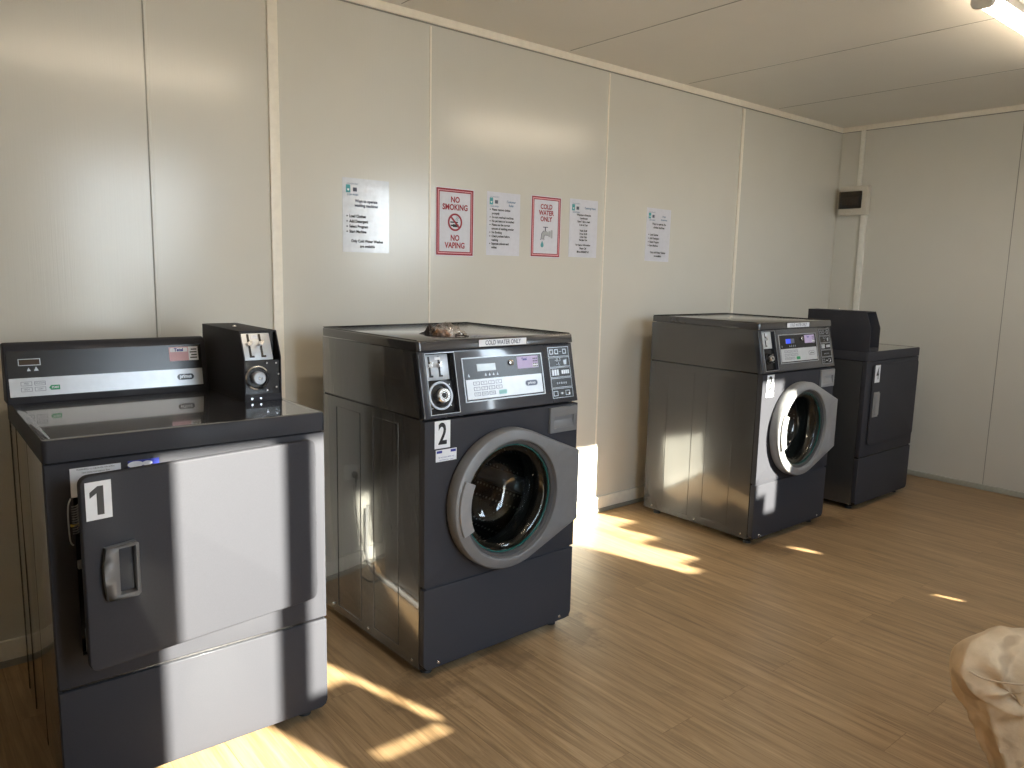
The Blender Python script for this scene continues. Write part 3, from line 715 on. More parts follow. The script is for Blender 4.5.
    # number
    nx0, nx1, nz0, nz1 = (.056, .112, .768, .858) if ajar else (.082, .142, .762, .864)
    b = MB(); b.box(nx0, nx1, fy - .001, fy, nz0, nz1); st = DM(b, 'number_sticker', M_WHITE, t, label='white sticker with black number %d' % num, smooth=False)
    b = MB()
    if num == 1: numeral_one(b, (nx0 + nx1) / 2 - .001, fy - .0012, (nz0 + nz1) / 2, .068)
    else: b.add_mesh(text_mesh(str(num), .096, .002, .62), front_frame((nx0 + nx1) / 2, fy - .0016, (nz0 + nz1) / 2 - .001))
    DM(b, 'lettering', M_INK, st, smooth=False)
    if ajar:
        for z in (.45, .63, .81): b = MB(); b.cyl((x1 + .004, -.006, z - .02), (x1 + .004, -.006, z + .02), .006, seg=12); b.build('hinge', M_BLACK, t)
        b = MB(); b.prism(rrect(.063, .085, .405, .475, .008), 'y', -.002, -.018); b.build('door_latch', M_LGREY, t, bevel=.002, label='pale catch showing in the door gap')
        sticker('instruction_sticker', t, .052, .162, .800, .8705, -.0005, M_WHITE, [('WARNING to reduce the risk of fire', .107, .866, .006, .9, 0, M_INK), ('read these instructions first', .107, .858, .006, .9, 0, M_INK)], label='white printed sticker half hidden behind the door')
        s = sticker('round_sticker', t, .178, .25, .79, .872, -.0005, M_NAVY, label='blue sticker peeping above the door')
        b = MB(); b.prism([(.195 + .018 * math.cos(a), .866 + .008 * math.sin(a) - .004) for a in [2 * PI * k / 16 for k in range(16)]], 'y', -.001, -.0022); b.prism([(.222 + .012 * math.cos(a), .866 + .006 * math.sin(a) - .004) for a in [2 * PI * k / 16 for k in range(16)]], 'y', -.001, -.0022); b.build('print', M_WHITE, s)
        b = MB(); b.m(M_STEEL).tube([(.050, -.004, .80), (.043, -.012, .785), (.041, -.014, .75), (.043, -.012, .70), (.050, -.005, .685)], .0018, 6)
        b.m(M_GREY)
        for k in range(12): b.tube([(.050, -.010, .715 + k * .006), (.058, -.016, .717 + k * .006), (.064, -.010, .719 + k * .006)], .0016, 6)
        b.m(mat('yellow_band', (.5, .35, .05), .5)).box(.046, .066, -.014, -.004, .733, .737)
        b.build('hanging_tag', None, t)
        b = MB(); b.box(.056, .066, -.012, 0, .625, .645); b.build('contact_block', M_LGREY, t, bevel=.001)
    for fx in (.05, W - .05):
        for fy_ in (.06, D - .06): foot(t, fx, fy_)
    if num == 1:
        # console
        x0c, x1c = -.008, .556
        prof = [(.568, .942), (.66, .942), (.66, 1.112), (.628, 1.118), (.608, 1.112), (.600, 1.102)]
        b = MB(); b.prism(prof, 'x', x0c, x1c); con = b.build('console', M_BODY, t, bevel=.004)
        lean = math.atan2(.032, .160)
        Mc = Matrix.Translation((-.012, .568, .942)) @ Matrix.Rotation(-lean, 4, 'X')
        b = MB(); b.box(.010, .552, -.0015, .001, .020, .155); b.xf(Mc); face = b.build('console_face', M_BLACK, t)
        b = MB(); b.box(.012, .550, -.0028, -.001, .022, .076); b.xf(Mc); b.build('silver_strip', M_SILV, face, label='silver strip with keys')
        b = MB(); b.m(M_STEEL); frame_rect(b, .038, .094, .112, .132, .040, .092, .114, .130, -.003, -.001); b.m(M_AMBER).box(.040, .092, -.002, -.001, .114, .130)
        b.m(M_STEEL).prism([(.058, .096), (.068, .096), (.063, .106)], 'y', -.0015, -.0024).prism([(.076, .096), (.088, .096), (.082, .108)], 'y', -.0015, -.0024); b.xf(Mc); b.build('display', None, face)
        for r_ in range(2):
            for c_ in range(2):
                b = MB().m(M_GINK)
                xx = .040 + c_ * .034; zz = .036 + r_ * .017
                frame_rect(b, xx, xx + .028, zz, zz + .012, xx + .001, xx + .027, zz + .001, zz + .011, -.0034, -.0028)
                b.add_mesh(text_mesh(('HIGH', 'LOW', 'MED', 'DELICATE')[r_ * 2 + c_], .0075, 0, .8), front_frame(xx + .014, -.0032, zz + .006)); b.xf(Mc); b.build('key', None, face)
        b = MB(); b.prism([(.110, .044), (.115, .037), (.138, .037), (.138, .051), (.115, .051)], 'y', -.0028, -.0042); b.xf(Mc); k_ = b.build('start_key', M_GREEN, face)
        b = MB(); b.add_mesh(text_mesh('START', .008, .0002, .8), front_frame(.126, -.0046, .044)); b.xf(Mc); b.build('print', M_WHITE, face)
        b = MB(); b.m(M_BLACK); pill(b, .496, .050, .052, .019, -.0028, .0008); b.m(M_SILV).add_mesh(text_mesh('primus', .0165, .0005, .8), front_frame(.496, -.0040, .0515)); b.xf(Mc); b.build('badge', None, face)
        b = MB(); b.m(M_ROSE).box(.452, .512, -.0026, -.001, .103, .148).m(M_WHITE).box(.512, .542, -.0026, -.001, .103, .148)
        b.m(M_INK)
        for r_ in range(4): b.box(.516 + (r_ % 2) * .004, .538, -.003, -.0026, .110 + r_ * .009, .114 + r_ * .009)
        b.m(M_WHITE).box(.455, .509, -.003, -.0026, .132, .145).m(M_NAVY).add_mesh(text_mesh('Tetel', .014, .0006, .95), front_frame(.482, -.0036, .1385))
        b.xf(Mc); b.build('price_sticker', None, face, label='pink and white price sticker')
        coin_tower(t, .567, .268, .9425)
    else:
        coin_tower(t, .0, -.004, .9445, .045, .228)
    return t
dryer(1, .570, -.9240, -.0120, 'charcoal tumble dryer marked 1, nearest the camera, with its door slightly open', True)
dryer(4, 4.6432, -.8937, 0, 'charcoal tumble dryer marked 4 by the end wall, behind washer 3', False)

# ---------------------------------------------------------------- wrapper on washer 2
wc = Matrix.Translation((1.602, -.948, 1.132)) @ Matrix.Rotation(.0181, 4, 'Z')
wp = wc @ Vector((.19, .165, 0))
t = empty('crumpled_wrapper', wp, math.atan2(-.91, .41)); tag(t, 'crumpled clear plastic wrapper with dry brown scraps, on top of washing machine 2', 'wrapper')
def crumple(b, L, Wd, Hh, cx, cy, seed, nu=16, nv=10, amp=.25):
    rnd = random.Random(seed); rows = []
    for i in range(nu + 1):
        u = i / nu; row = []
        rr = math.sin(PI * min(max(u, .04), .96)) ** .6
        for j in range(nv):
            a = 2 * PI * j / nv; k = 1 + rnd.uniform(-amp, amp)
            z = max(.0015, Hh * .5 * (1 + math.sin(a) * rr * k) * (.35 + .65 * rr)) if math.sin(a) > -.3 else .0012
            row.append((cx + (u - .5) * L + rnd.uniform(-1, 1) * L * .015, cy + math.cos(a) * Wd * .5 * rr * k, z))
        rows.append(row)
    b.rings(rows, cap=True)
b = MB(); crumple(b, .150, .075, .042, .01, 0, 3, 22, 14, .4); b.build('film', M_FILM, t, smooth=False, label='clear crinkled film')
b = MB(); crumple(b, .042, .035, .034, -.058, 0, 5, 12, 10, .25); crumple(b, .035, .008, .008, -.088, .006, 6, 8, 6, .2); b.build('scrap', M_DKBROWN, t, smooth=False, label='dark brown scrap')
b = MB(); crumple(b, .075, .040, .022, -.012, 0, 8, 14, 10, .35); b.build('scrap', M_BROWN, t, smooth=False, label='reddish brown scrap')
b = MB(); b.tube([(.04, 0, .004), (.055, .012, .012), (.07, 0, .014), (.085, -.01, .005), (.095, 0, .004)], .0022, 6); b.tube([(.05, -.01, .003), (.07, -.015, .007), (.09, .01, .003)], .002, 6); b.build('twist_tie', M_BLACK, t)

# ---------------------------------------------------------------- notices on the back wall
def notice(x0, x1, z0, z1, label, paper, parts, tilt=0., name='notice_sheet', group=None):
    t = empty(name, ((x0 + x1) / 2, 0, z0)); t.rotation_euler = (0, tilt, 0); tag(t, label, 'sign', group)
    w = x1 - x0; h = z1 - z0
    b = MB(); n = 10
    rows = []
    for i in range(n + 1):
        zz = h * i / n; rows.append([(-w / 2, -.0012, zz), (w / 2, -.0012 - .0006 * math.sin(3 * zz / h), zz), (w / 2, -.0002, zz), (-w / 2, -.0002, zz)])
    b.rings(rows, cap=True); b.build('paper', paper, t, smooth=False)
    for p in parts:
        b = MB(); p[2](b, w, h)
        b.build(p[0], p[1], t, smooth=False)
    return t
YT = -.0024
def T(b, s, x, z, size, bold=0., sx=1., align='CENTER', sp=1.): b.add_mesh(text_mesh(s, size, bold, sx, align, sp), front_frame(x, YT, z))
def border(b, w, h, i, t_):
    frame_rect(b, -w / 2 + i, w / 2 - i, i, h - i, -w / 2 + i + t_, w / 2 - i - t_, i + t_, h - i - t_, YT, -.001)
def logo(b, w, h):
    b.m(M_TINK).box(-w / 2 + .016, -w / 2 + .036, YT, -.001, h - .060, h - .028).m(M_BINK)
    T(b, 'LAUNDROMAT', -w / 2 + .046, h - .024, .0085, 0, .9); T(b, 'COIN WASH', -w / 2 + .046, h - .068, .010, .0002, .9); b.m(M_GINK).box(-w / 2 + .048, -w / 2 + .066, YT, -.001, h - .054, h - .038)
    b.m(M_WHITE).prism([(-w / 2 + .020, h - .045), (-w / 2 + .032, h - .045), (-w / 2 + .026, h - .054)], 'y', YT, YT - .0006)
def bullets(lines, z0, dz, x, size, bold=.0006):
    def f(b, w, h):
        z = z0
        for l in lines:
            if not l.startswith(' '): b.prism([(-w / 2 + x - .010 + .0028 * math.cos(a), z + .0028 * math.sin(a)) for a in [2 * PI * k / 10 for k in range(10)]], 'y', YT, -.001)
            T(b, l.strip(), -w / 2 + x, z, size, bold, .86, 'LEFT'); z -= dz
    return f
LAMI = M_LAM
notice(1.812, 2.032, 1.421, 1.724, 'laminated washing instructions sheet with sky glare, leftmost notice on the wall', LAMI, [
    ('logo', None, logo),
    ('heading_text', M_GINK, lambda b, w, h: (T(b, 'Ways to operate', 0, h - .092, .017, .0006, .9), T(b, 'washing machines', 0, h - .110, .017, .0006, .9))),
    ('body_text', M_INK, bullets(['Load Clothes', 'Add Detergent', 'Select Program', 'Start Machine'], .148, .021, .030, .0165)),
    ('footer_text', M_INK, lambda b, w, h: (T(b, 'Only Cold Water Washes', .004, .046, .0165, .0005, .86), T(b, 'are available', .004, .025, .0165, .0005, .86)))])
def cig(b, w, h):
    c = (0, h * .50); R = .040
    b.m(M_RED)
    n = 40
    rows = [[(c[0] + r * math.cos(2 * PI * k / n), yy, c[1] + r * math.sin(2 * PI * k / n)) for k in range(n)] for r, yy in ((R, -.001), (R, YT - .0004), (R - .0085, YT - .0004), (R - .0085, -.001))]
    b.rings(rows)
    s = math.sqrt(.5); hw = .0042; L = R - .004
    P = [(-L * s - hw * s, L * s - hw * s), (-L * s + hw * s, L * s + hw * s), (L * s + hw * s, -L * s + hw * s), (L * s - hw * s, -L * s - hw * s)]
    b.prism([(c[0] + p[0], c[1] + p[1]) for p in P], 'y', YT, YT - .0008)
    b.m(M_INK).box(-.026, .016, YT, -.001, c[1] - .003, c[1] + .003).box(-.024, -.010, YT, -.001, c[1] - .0185, c[1] - .0115).box(-.012, .020, YT, -.001, c[1] - .022, c[1] - .009)
    b.m(M_GINK)
    for dx in (0, .009): b.tube([(.008 + dx, YT, c[1] + .008), (.004 + dx, YT, c[1] + .014), (.012 + dx, YT, c[1] + .020), (.008 + dx, YT, c[1] + .027)], .0009, 6)
notice(2.273, 2.487, 1.420, 1.727, 'red bordered NO SMOKING NO VAPING sign with crossed cigarette', M_PAPER, [
    ('border', M_RED, lambda b, w, h: (border(b, w, h, .004, .0075), border(b, w, h, .0155, .005))), ('border', M_PINK, lambda b, w, h: border(b, w, h, .0118, .0034)),
    ('heading_text', M_RED, lambda b, w, h: (T(b, 'NO', 0, h * .825, .036, .0012, .88), T(b, 'SMOKING', 0, h * .715, .036, .0012, .88))),
    ('footer_text', M_RED, lambda b, w, h: (T(b, 'NO', 0, h * .265, .036, .0012, .88), T(b, 'VAPING', 0, h * .155, .036, .0012, .88))),
    ('symbol', None, cig)])
notice(2.564, 2.770, 1.431, 1.729, 'white customer rules sheet with long bullet list, between the two red signs', M_PAPER, [
    ('logo', None, logo), ('heading_text', M_BINK, lambda b, w, h: (T(b, 'Customer', .045, h - .042, .016, .0004, .85), T(b, 'Rules', .045, h - .059, .016, .0004, .85))),
    ('body_text', M_INK, bullets(['Please remove clothes', ' promptly', 'Do not overload machines', 'No pet items to be washed', 'Please use the correct', ' amount of washing powder', 'No Smoking', 'Check pockets before', ' washing', 'Separate colours and', ' whites'], h_ := .215, .0178, .030, .0145, .0006))])
def tap(b, w, h):
    z = h * .45; b.m(M_GINK)
    b.box(-.020, .014, YT, -.001, z + .012, z + .016).box(-.006, .000, YT, -.001, z - .006, z + .014)
    b.m(M_STEEL)
    b.prism([(-.014, z - .004), (.006, z - .004), (.016, z - .012), (.016, z - .026), (-.010, z - .026), (-.014, z - .046), (-.032, z - .046), (-.030, z - .024)], 'y', YT, -.001)
    b.prism(rrect(.018, .032, z - .034, z - .004, .004), 'y', YT, -.001); b.prism(rrect(.034, .046, z - .040, z + .002, .004), 'y', YT, -.001)
    b.m(M_GINK); frame_rect(b, -.036, -.010, z - .050, z - .045, -.034, -.012, z - .049, z - .046, YT - .0004, -.001)
    b.m(M_GINK).tube([(-.014, YT, z - .004), (-.028, YT, z - .018), (-.032, YT, z - .044)], .0012, 6); b.tube([(-.012, YT, z - .044), (-.008, YT, z - .027), (.016, YT, z - .026)], .0012, 6)
    b.m(M_TINK).prism([(-.023, z - .054)] + [(-.023 + .010 * math.cos(a), z - .076 + .011 * math.sin(a)) for a in [math.radians(30 - k * 24) for k in range(11)]], 'y', YT, -.001)
notice(2.842, 3.045, 1.430, 1.734, 'red bordered COLD WATER ONLY sign with a dripping tap', M_PAPER, [
    ('border', M_RED, lambda b, w, h: (border(b, w, h, .004, .006), border(b, w, h, .0155, .004))), ('border', M_PINK, lambda b, w, h: border(b, w, h, .0102, .005)),
    ('heading_text', M_RED, lambda b, w, h: (T(b, 'COLD', 0, h * .825, .033, .0010, .88), T(b, 'WATER', 0, h * .725, .033, .0010, .88), T(b, 'ONLY', 0, h * .625, .033, .0010, .88))),
    ('symbol', None, tap)])
def hours(b, w, h):
    z = h - .080
    for s, g in (('Welcome to Riverside', .017), ('Laundromat', .017), ('Open 7 days a week', .017), ('6 am to 9 pm', .030), ('Wash $4.00', .016), ('Dryer $4.00', .016), ('Coins Only', .016), ('Machine Use', .026), ('For help or information', .018), ('Please Call', .018), ('Bill on 0432587142', .018)):
        T(b, s, 0, z, .0135, .0006, .84); z -= g
notice(3.107, 3.314, 1.438, 1.737, 'white opening hours sheet of centred lines, right of the tap sign', M_PAPER, [
    ('logo', None, logo), ('heading_text', M_BINK, lambda b, w, h: T(b, 'Opening Hours', .045, h - .043, .0155, .0004, .85)), ('body_text', M_INK, hours)])
notice(3.711, 3.924, 1.432, 1.732, 'white dryer instructions sheet hung alone, rightmost notice on the wall', M_PAPER, [
    ('logo', None, logo), ('heading_text', M_BINK, lambda b, w, h: (T(b, 'Dryer', .045, h - .043, .015, .0004, .85), T(b, 'Instructions', .045, h - .062, .0135, .0004, .85))),
    ('intro_text', M_INK, lambda b, w, h: (T(b, 'Ways to operate the', .004, h - .088, .0165, .0006, .86), T(b, 'clothes machines', .004, h - .108, .0165, .0006, .86))),
    ('body_text', M_INK, bullets(['Load Clothes', 'Add Detergent', 'Select Program', 'Start Machine'], .150, .0205, .034, .0155)),
    ('footer_text', M_INK, lambda b, w, h: (T(b, 'Only cold Water Washes', .004, .050, .0155, .0006, .84), T(b, 'are available', .004, .030, .0155, .0006, .84)))], tilt=.012)

# ---------------------------------------------------------------- outlet, plug, cord and hose between dryer 1 and washer 2
t = empty('power_outlet', (1.37, 0, .465)); tag(t, 'white power outlet on back wall between dryer 1 and washer 2', 'power outlet')
b = MB(); b.prism(rrect(-.06, .06, 0, .075, .006), 'y', -.012, 0); b.build('face_plate', M_BASE, t, bevel=.003)
for x in (-.035, .02): b = MB(); b.box(x, x + .014, -.015, -.012, .05, .062); b.build('switch', M_WHITE, t)
t = empty('washer_power_cord', (1.345, -.012, .49)); tag(t, 'grey plug and cord hanging from the wall outlet', 'power cord')  # power cord of the washing machine, built as a separate object
b = MB(); b.cyl((0, 0, 0), (0, -.035, -.004), .018, .014, 20); b.build('plug', M_RUB, t)
b = MB(); b.tube([(0, -.03, -.004), (.02, -.05, -.03), (.035, -.06, -.15), (.02, -.07, -.30), (.0, -.1, -.40), (-.05, -.14, -.462), (-.02, -.22, -.478), (.03, -.2, -.478), (.06, -.1, -.479)], .0055); b.build('cord', M_RUB, t)
b = MB(); b.tube([(1.30, -.10, .35), (1.31, -.08, .18), (1.32, -.12, .05), (1.31, -.22, .020), (1.29, -.36, .018), (1.29, -.52, .018), (1.285, -.64, .018)], .014, 12)
tag(b.build('drain_hose', M_HOSE), 'pale grey drain hose lying on floor behind the right side of dryer 1', 'hose')
b = MB(); b.tube([(1.268, -.30, .52), (1.30, -.35, .48), (1.325, -.40, .42), (1.325, -.42, .36), (1.29, -.40, .30), (1.268, -.36, .28)], .005, 8)
tag(b.build('power_lead', M_RUB), 'black lead looping out behind the right side of dryer 1', 'cable')

# ---------------------------------------------------------------- seated person on a bench
t = empty('timber_bench', (2.95, -2.93, 0)); tag(t, 'timber bench against the front wall under the seated person', 'bench')
for k in range(4): b = MB(); b.box(-.62, .62, -.22 + k * .118, -.114 + k * .118, .385, .415); b.build('seat_board', M_BENCH, t, bevel=.003)
for sx in (-.55, .55):
    for sy in (-.19, .19): b = MB(); b.box(sx - .03, sx + .03, sy - .03, sy + .03, 0, .385); b.build('leg', M_BENCH, t, bevel=.003)

KN = Vector((2.343, -2.338, .417)); HP = Vector((2.59, -2.76, .50)); AN = Vector((2.425, -2.455, .10))
fdir = Vector((KN.x - HP.x, KN.y - HP.y, 0)).normalized(); rdir = Vector((fdir.y, -fdir.x, 0))
KN2 = KN - rdir * .55; HP2 = HP - rdir * .20; AN2 = AN - rdir * .52
def skin_body(name, nodes, edges, root, material, parent, sub=2, label=None):
    me = bpy.data.meshes.new(name); me.from_pydata([n[0] for n in nodes], edges, [])
    o = bpy.data.objects.new(name, me); C.objects.link(o); o.parent = parent; me.materials.append(material)
    sk = o.modifiers.new('Skin', 'SKIN'); sk.use_smooth_shade = True
    ss = o.modifiers.new('Subdivision', 'SUBSURF'); ss.levels = sub; ss.render_levels = sub
    for i, n in enumerate(nodes):
        r = n[1] if isinstance(n[1], tuple) else (n[1], n[1]); me.skin_vertices[0].data[i].radius = r
        me.skin_vertices[0].data[i].use_root = (i == root)
    if label: o['label'] = label
    return o
per = empty('person', (0, 0, 0)); 
pel = (HP + HP2) / 2 + Vector((0, 0, .02)); back = -fdir
per.location = (pel.x, pel.y, 0); off = Vector((pel.x, pel.y, 0))
tag(per, 'person in khaki trousers seated at the right edge, one knee in view', 'person')
def q(v): return tuple(v - off)
nodes = []; edges = []
def add(v, r, link=None):
    nodes.append((q(v), r)); i = len(nodes) - 1
    if link is not None: edges.append((link, i))
    return i
UP = Vector((0, 0, 1))
i0 = add(pel, (.15, .12)); i1 = add(pel + UP * .22 + back * .03, (.145, .11), i0); i2 = add(pel + UP * .40 + back * .02, (.16, .12), i1); i3 = add(pel + UP * .50, (.07, .07), i2)
i4 = add(pel + UP * .58 + fdir * .03, (.058, .058), i3); i5 = add(pel + UP * .66 + fdir * .045, (.082, .095), i4); i6 = add(pel + UP * .77 + fdir * .04, (.075, .09), i5)
for s, kn, hp, an in ((1, KN, HP, AN), (-1, KN2, HP2, AN2)):
    h = add(hp + fdir * .05, .08, i0); k = add(kn - fdir * .03, .055, h); a = add(an, .038, k)
    ft = an + fdir * .16; ft.z = .045; add(ft, (.04, .03), a)
    sh = add(pel + UP * .43 + rdir * s * .19, .055, i2); el = add(pel + UP * .18 + rdir * s * .25 + fdir * .08, .042, sh)
    wr = (hp + kn) / 2 + UP * .115 - fdir * .02; w_ = add(wr, .028, el)
    pm = wr + fdir * .075 - UP * .01; p_ = add(pm, (.038, .016), w_)
    for f in range(4):
        lat = rdir * s * (.030 - .020 * f); ln = (.066, .078, .082, .060)[3 - f]
        f1 = add(pm + lat + fdir * .03, .009, p_); f2 = add(pm + lat + fdir * (.03 + ln * .55) - UP * .006, .0085, f1); add(pm + lat + fdir * (.03 + ln) - UP * .022, .0075, f2)
    th = add(pm - rdir * s * .035 - fdir * .02, .011, p_); add(pm - rdir * s * .055 + fdir * .02 - UP * .008, .009, th)
skin_body('body', nodes, edges, 0, M_SKIN, per, 2)
# head details
hc = pel + UP * .715 + fdir * .055
b = MB(); b.lathe((0, 0), [(.004, -.128), (.014, -.118), (.017, -.105)], 12, cap0=True)
Mf = Matrix.Translation(q(hc)) @ Matrix.Rotation(math.atan2(fdir.y, fdir.x) + PI / 2, 4, 'Z')
b.xf(Matrix.Translation((0, .012, -.012))); b.xf(Mf); b.build('nose', M_SKIN, per)
for sx in (-.032, .032):
    b = MB(); b.m(M_WHITE).lathe((sx, .012), [(.013, -.088), (.009, -.097), (.002, -.100)], 14, cap1=True); b.m(M_INK).lathe((sx, .012), [(.006, -.0995), (.001, -.102)], 12, cap1=True); b.xf(Mf); b.build('eye', None, per)
b = MB(); b.tube([(-.025, -.094, -.055), (0, -.102, -.057), (.025, -.094, -.055)], .005, 8); b.xf(Mf); b.build('mouth', mat('lip', (.4, .15, .12), .5), per)
for sx in (-1, 1):
    b = MB(); b.tube([(sx * .083, .0, -.03), (sx * .094, .012, .0), (sx * .092, .008, .028), (sx * .083, -.005, .03)], .009, 8); b.xf(Mf); b.build('ear', M_SKIN, per)
b = MB(); rows = []
for i in range(9):
    ph = PI / 2 * i / 8; z = .030 + .092 * math.cos(ph) ; r_ = max(.004, math.sin(ph)); rows.append([(.096 * r_ * math.cos(a), .012 + .108 * r_ * math.sin(a) , z - (.05 * max(0, math.sin(a)) if i == 8 else 0)) for a in [2 * PI * k / 24 for k in range(24)]])
b.rings(rows, cap=True); b.xf(Mf); b.build('hair', M_HAIR, per, sharp=80)
# shirt
nodes = []; edges = []
j0 = add(pel + UP * .02, (.165, .135)); j1 = add(pel + UP * .22 + back * .03, (.16, .125), j0); j2 = add(pel + UP * .40 + back * .02, (.172, .13), j1); j3 = add(pel + UP * .485, (.08, .08), j2)
for s in (1, -1):
    a_ = add(pel + UP * .43 + rdir * s * .195, .066, j2); add(pel + UP * .26 + rdir * s * .235 + fdir * .055, .06, a_)
skin_body('shirt', nodes, edges, 0, M_SHIRT, per, 2)
# trousers: one lofted leg each, with folds at the knee
def leg_mesh(b, hp, kn, an, seed, big=1.):
    rnd = random.Random(seed); ph = [rnd.uniform(0, 6) for _ in range(8)]
    P = [hp - fdir * .06, hp, hp.lerp(kn, .5), kn + (kn - hp).normalized() * -.07 + UP * .010, kn + (kn - hp).normalized() * -.004 - UP * .010, kn + (an - kn).normalized() * .085, kn.lerp(an, .55), kn.lerp(an, .96)]
    RR = [.125, .115, .098, .094, .090, .088, .082, .078]
    N = 170; nv = 96; rows = []
    ridge = lambda x: (1 - abs(math.sin(x))) ** 2.2
    def cat(L, u):
        i = min(int(u), len(L) - 2); t_ = u - i; a = L[max(i - 1, 0)]; b_ = L[i]; c = L[i + 1]; d = L[min(i + 2, len(L) - 1)]
        return ((b_ * 2) + (c - a) * t_ + (a * 2 - b_ * 5 + c * 4 - d) * t_ * t_ + (b_ * 3 - a - c * 3 + d) * t_ ** 3) * .5
    for i in range(N + 1):
        u = (len(P) - 1) * i / N; c = cat(P, u); d = (cat(P, min(u + .05, len(P) - 1.001)) - cat(P, max(u - .05, 0))).normalized()
        s_ = rdir; f_ = s_.cross(d).normalized()   # f_: towards the top/front of the leg
        if f_.dot(UP + fdir) < 0: f_ = -f_
        r = cat(RR, u); row = []
        for k in range(nv):
            a = 2 * PI * k / nv; ca, sa = math.cos(a), math.sin(a)
            under = max(0, -sa)
            kd = math.exp(-((u - 4.2) / 1.3) ** 2)
            w_ = .006 * math.sin(9 * u + 2 * a + ph[0]) * (.3 + under) + .014 * kd * math.sin(11 * u - 1.5 * a + ph[1]) * (under + .25 * abs(ca)) + .006 * math.sin(3 * a + 1.7 * u + ph[2]) * (.4 + .6 * abs(ca)) * min(1, u / 2)
            w_ += -.020 * math.exp(-((a - 5.4 + (u - 4.6) * .55) / .16) ** 2) * math.exp(-((u - 5.2) / 1.1) ** 2) + -.017 * math.exp(-((a - 3.6 - (u - 4.8) * .3) / .16) ** 2) * math.exp(-((u - 5.2) / 1.2) ** 2)
            w_ += .016 * ridge(1.5 * a + 2.2 * u + ph[3]) * kd * (.35 + under) + .008 * ridge(2.5 * a - 3.1 * u + ph[4]) * kd * (.3 + .7 * abs(ca)) + .006 * ridge(1.1 * a + 4.3 * u + ph[5]) * min(1, u / 3) * (.3 + under)
            w_ += .013 * ridge(4 * a + .35 * u + ph[6]) * min(1, max(0, (u - 4.3))) - .004
            rr = (r + w_) * big
            row.append(q(c + s_ * ca * rr * 1.0 + f_ * sa * rr * .96))
        rows.append(row)
    b.rings(rows, cap=True)
b = MB(); leg_mesh(b, HP, KN, AN, 3); leg_mesh(b, HP2, KN2, AN2, 9)
rows = []
for zz, r_ in ((-.03, .10), (.0, .15), (.06, .165), (.14, .165), (.18, .155)):
    rows.append([q(pel + rdir * 1.25 * r_ * math.cos(a) + fdir * r_ * .95 * math.sin(a) + UP * zz) for a in [2 * PI * k / 32 for k in range(32)]])
b.rings(rows, cap=True)
tr = b.build('trousers', M_KHAKI, per, sharp=85, label='khaki cotton trousers')
# a felled seam along the outer thigh and a few stains stay with the cloth
b = MB(); b.tube([q(KN - rdir * .070 + fdir * .055 + UP * .012), q(KN - rdir * .0905 + UP * .008), q(KN.lerp(HP, .35) - rdir * .0985 + UP * .0), q(KN.lerp(HP, .8) - rdir * .108 - UP * .01)], .0022, 6)
b.build('seam', mat('khaki_thread', (.40, .29, .18), .8), per)
for an in (AN, AN2):
    b = MB(); rows = []
    for u, wv, hh in ((-.07, .03, .05), (-.05, .042, .09), (.0, .045, .11), (.06, .046, .085), (.12, .05, .06), (.17, .046, .05), (.20, .03, .035)):
        c = an + fdir * (u); c.z = 0
        rows.append([q(c + rdir * wv * math.cos(a) + UP * (hh * .5 + .5 * hh * math.sin(a))) for a in [2 * PI * k / 20 for k in range(20)]])
    b.rings(rows, cap=True); b.build('shoe', M_SHOE, per, subsurf=1, sharp=80)

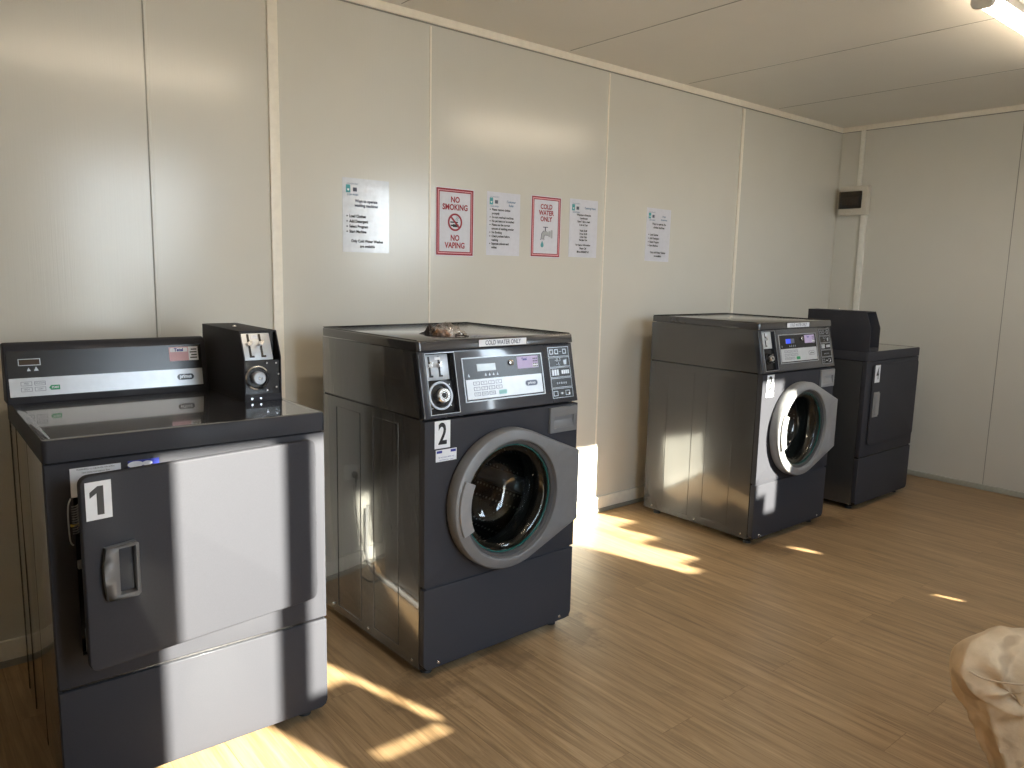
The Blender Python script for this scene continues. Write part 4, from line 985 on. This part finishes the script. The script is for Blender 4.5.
# ---------------------------------------------------------------- light
sun = bpy.data.lights.new('sun', 'SUN'); sun.energy = 50; sun.angle = math.radians(.8); sun.color = (1., .93, .79)
so = bpy.data.objects.new('sun', sun); C.objects.link(so)
d = Vector((MS, 1, -SL)); so.rotation_euler = d.to_track_quat('-Z', 'Y').to_euler()
for x0, x1, z0, z1 in ops:
    if (x1 - x0) * (z1 - z0) < .05: continue
    l = bpy.data.lights.new('sky_portal', 'AREA'); l.shape = 'RECTANGLE'; l.size = x1 - x0; l.size_y = z1 - z0; l.cycles.is_portal = True
    o = bpy.data.objects.new('sky_portal', l); C.objects.link(o); o.location = ((x0 + x1) / 2, YF - .05, (z0 + z1) / 2); o.rotation_euler = (PI / 2, 0, 0)
w = bpy.data.worlds.new('sky'); bpy.context.scene.world = w; w.use_nodes = True; nt = w.node_tree
bg = nt.nodes['Background']; bg.inputs['Strength'].default_value = 15.0
tc = nt.nodes.new('ShaderNodeTexCoord'); sp = nt.nodes.new('ShaderNodeSeparateXYZ'); rp = nt.nodes.new('ShaderNodeValToRGB')
e = rp.color_ramp.elements; e[0].position = .0; e[0].color = (.90, .95, 1., 1); e[1].position = .6; e[1].color = (.58, .76, 1., 1)
nt.links.new(tc.outputs['Generated'], sp.inputs[0]); nt.links.new(sp.outputs['Z'], rp.inputs['Fac']); nt.links.new(rp.outputs['Color'], bg.inputs['Color'])

# ---------------------------------------------------------------- camera
cam = bpy.data.cameras.new('camera'); co = bpy.data.objects.new('camera', cam); C.objects.link(co)
cam.sensor_width = 36; cam.lens = 762.39 / 1024 * 36; cam.clip_start = .02
yaw, pit, rol = -.6944, .1460, .0222
fw = Vector((-math.sin(yaw) * math.cos(pit), math.cos(yaw) * math.cos(pit), -math.sin(pit))); r = fw.cross(Vector((0, 0, 1))).normalized(); u = r.cross(fw)
rr = r * math.cos(rol) + u * math.sin(rol); uu = -r * math.sin(rol) + u * math.cos(rol)
co.matrix_world = Matrix(((rr.x, uu.x, -fw.x, .3033), (rr.y, uu.y, -fw.y, -2.931), (rr.z, uu.z, -fw.z, 1.3535), (0, 0, 0, 1)))
sc = bpy.context.scene; sc.camera = co
sc.view_settings.view_transform = 'Standard'; sc.view_settings.look = 'None'; sc.view_settings.exposure = .22; sc.view_settings.gamma = 1.; sc.view_settings.use_curve_mapping = False
sc.cycles.max_bounces = 10; sc.cycles.diffuse_bounces = 6; sc.cycles.glossy_bounces = 5; sc.cycles.transparent_max_bounces = 16
sc.cycles.sample_clamp_indirect = 6; sc.cycles.caustics_reflective = False; sc.cycles.caustics_refractive = False
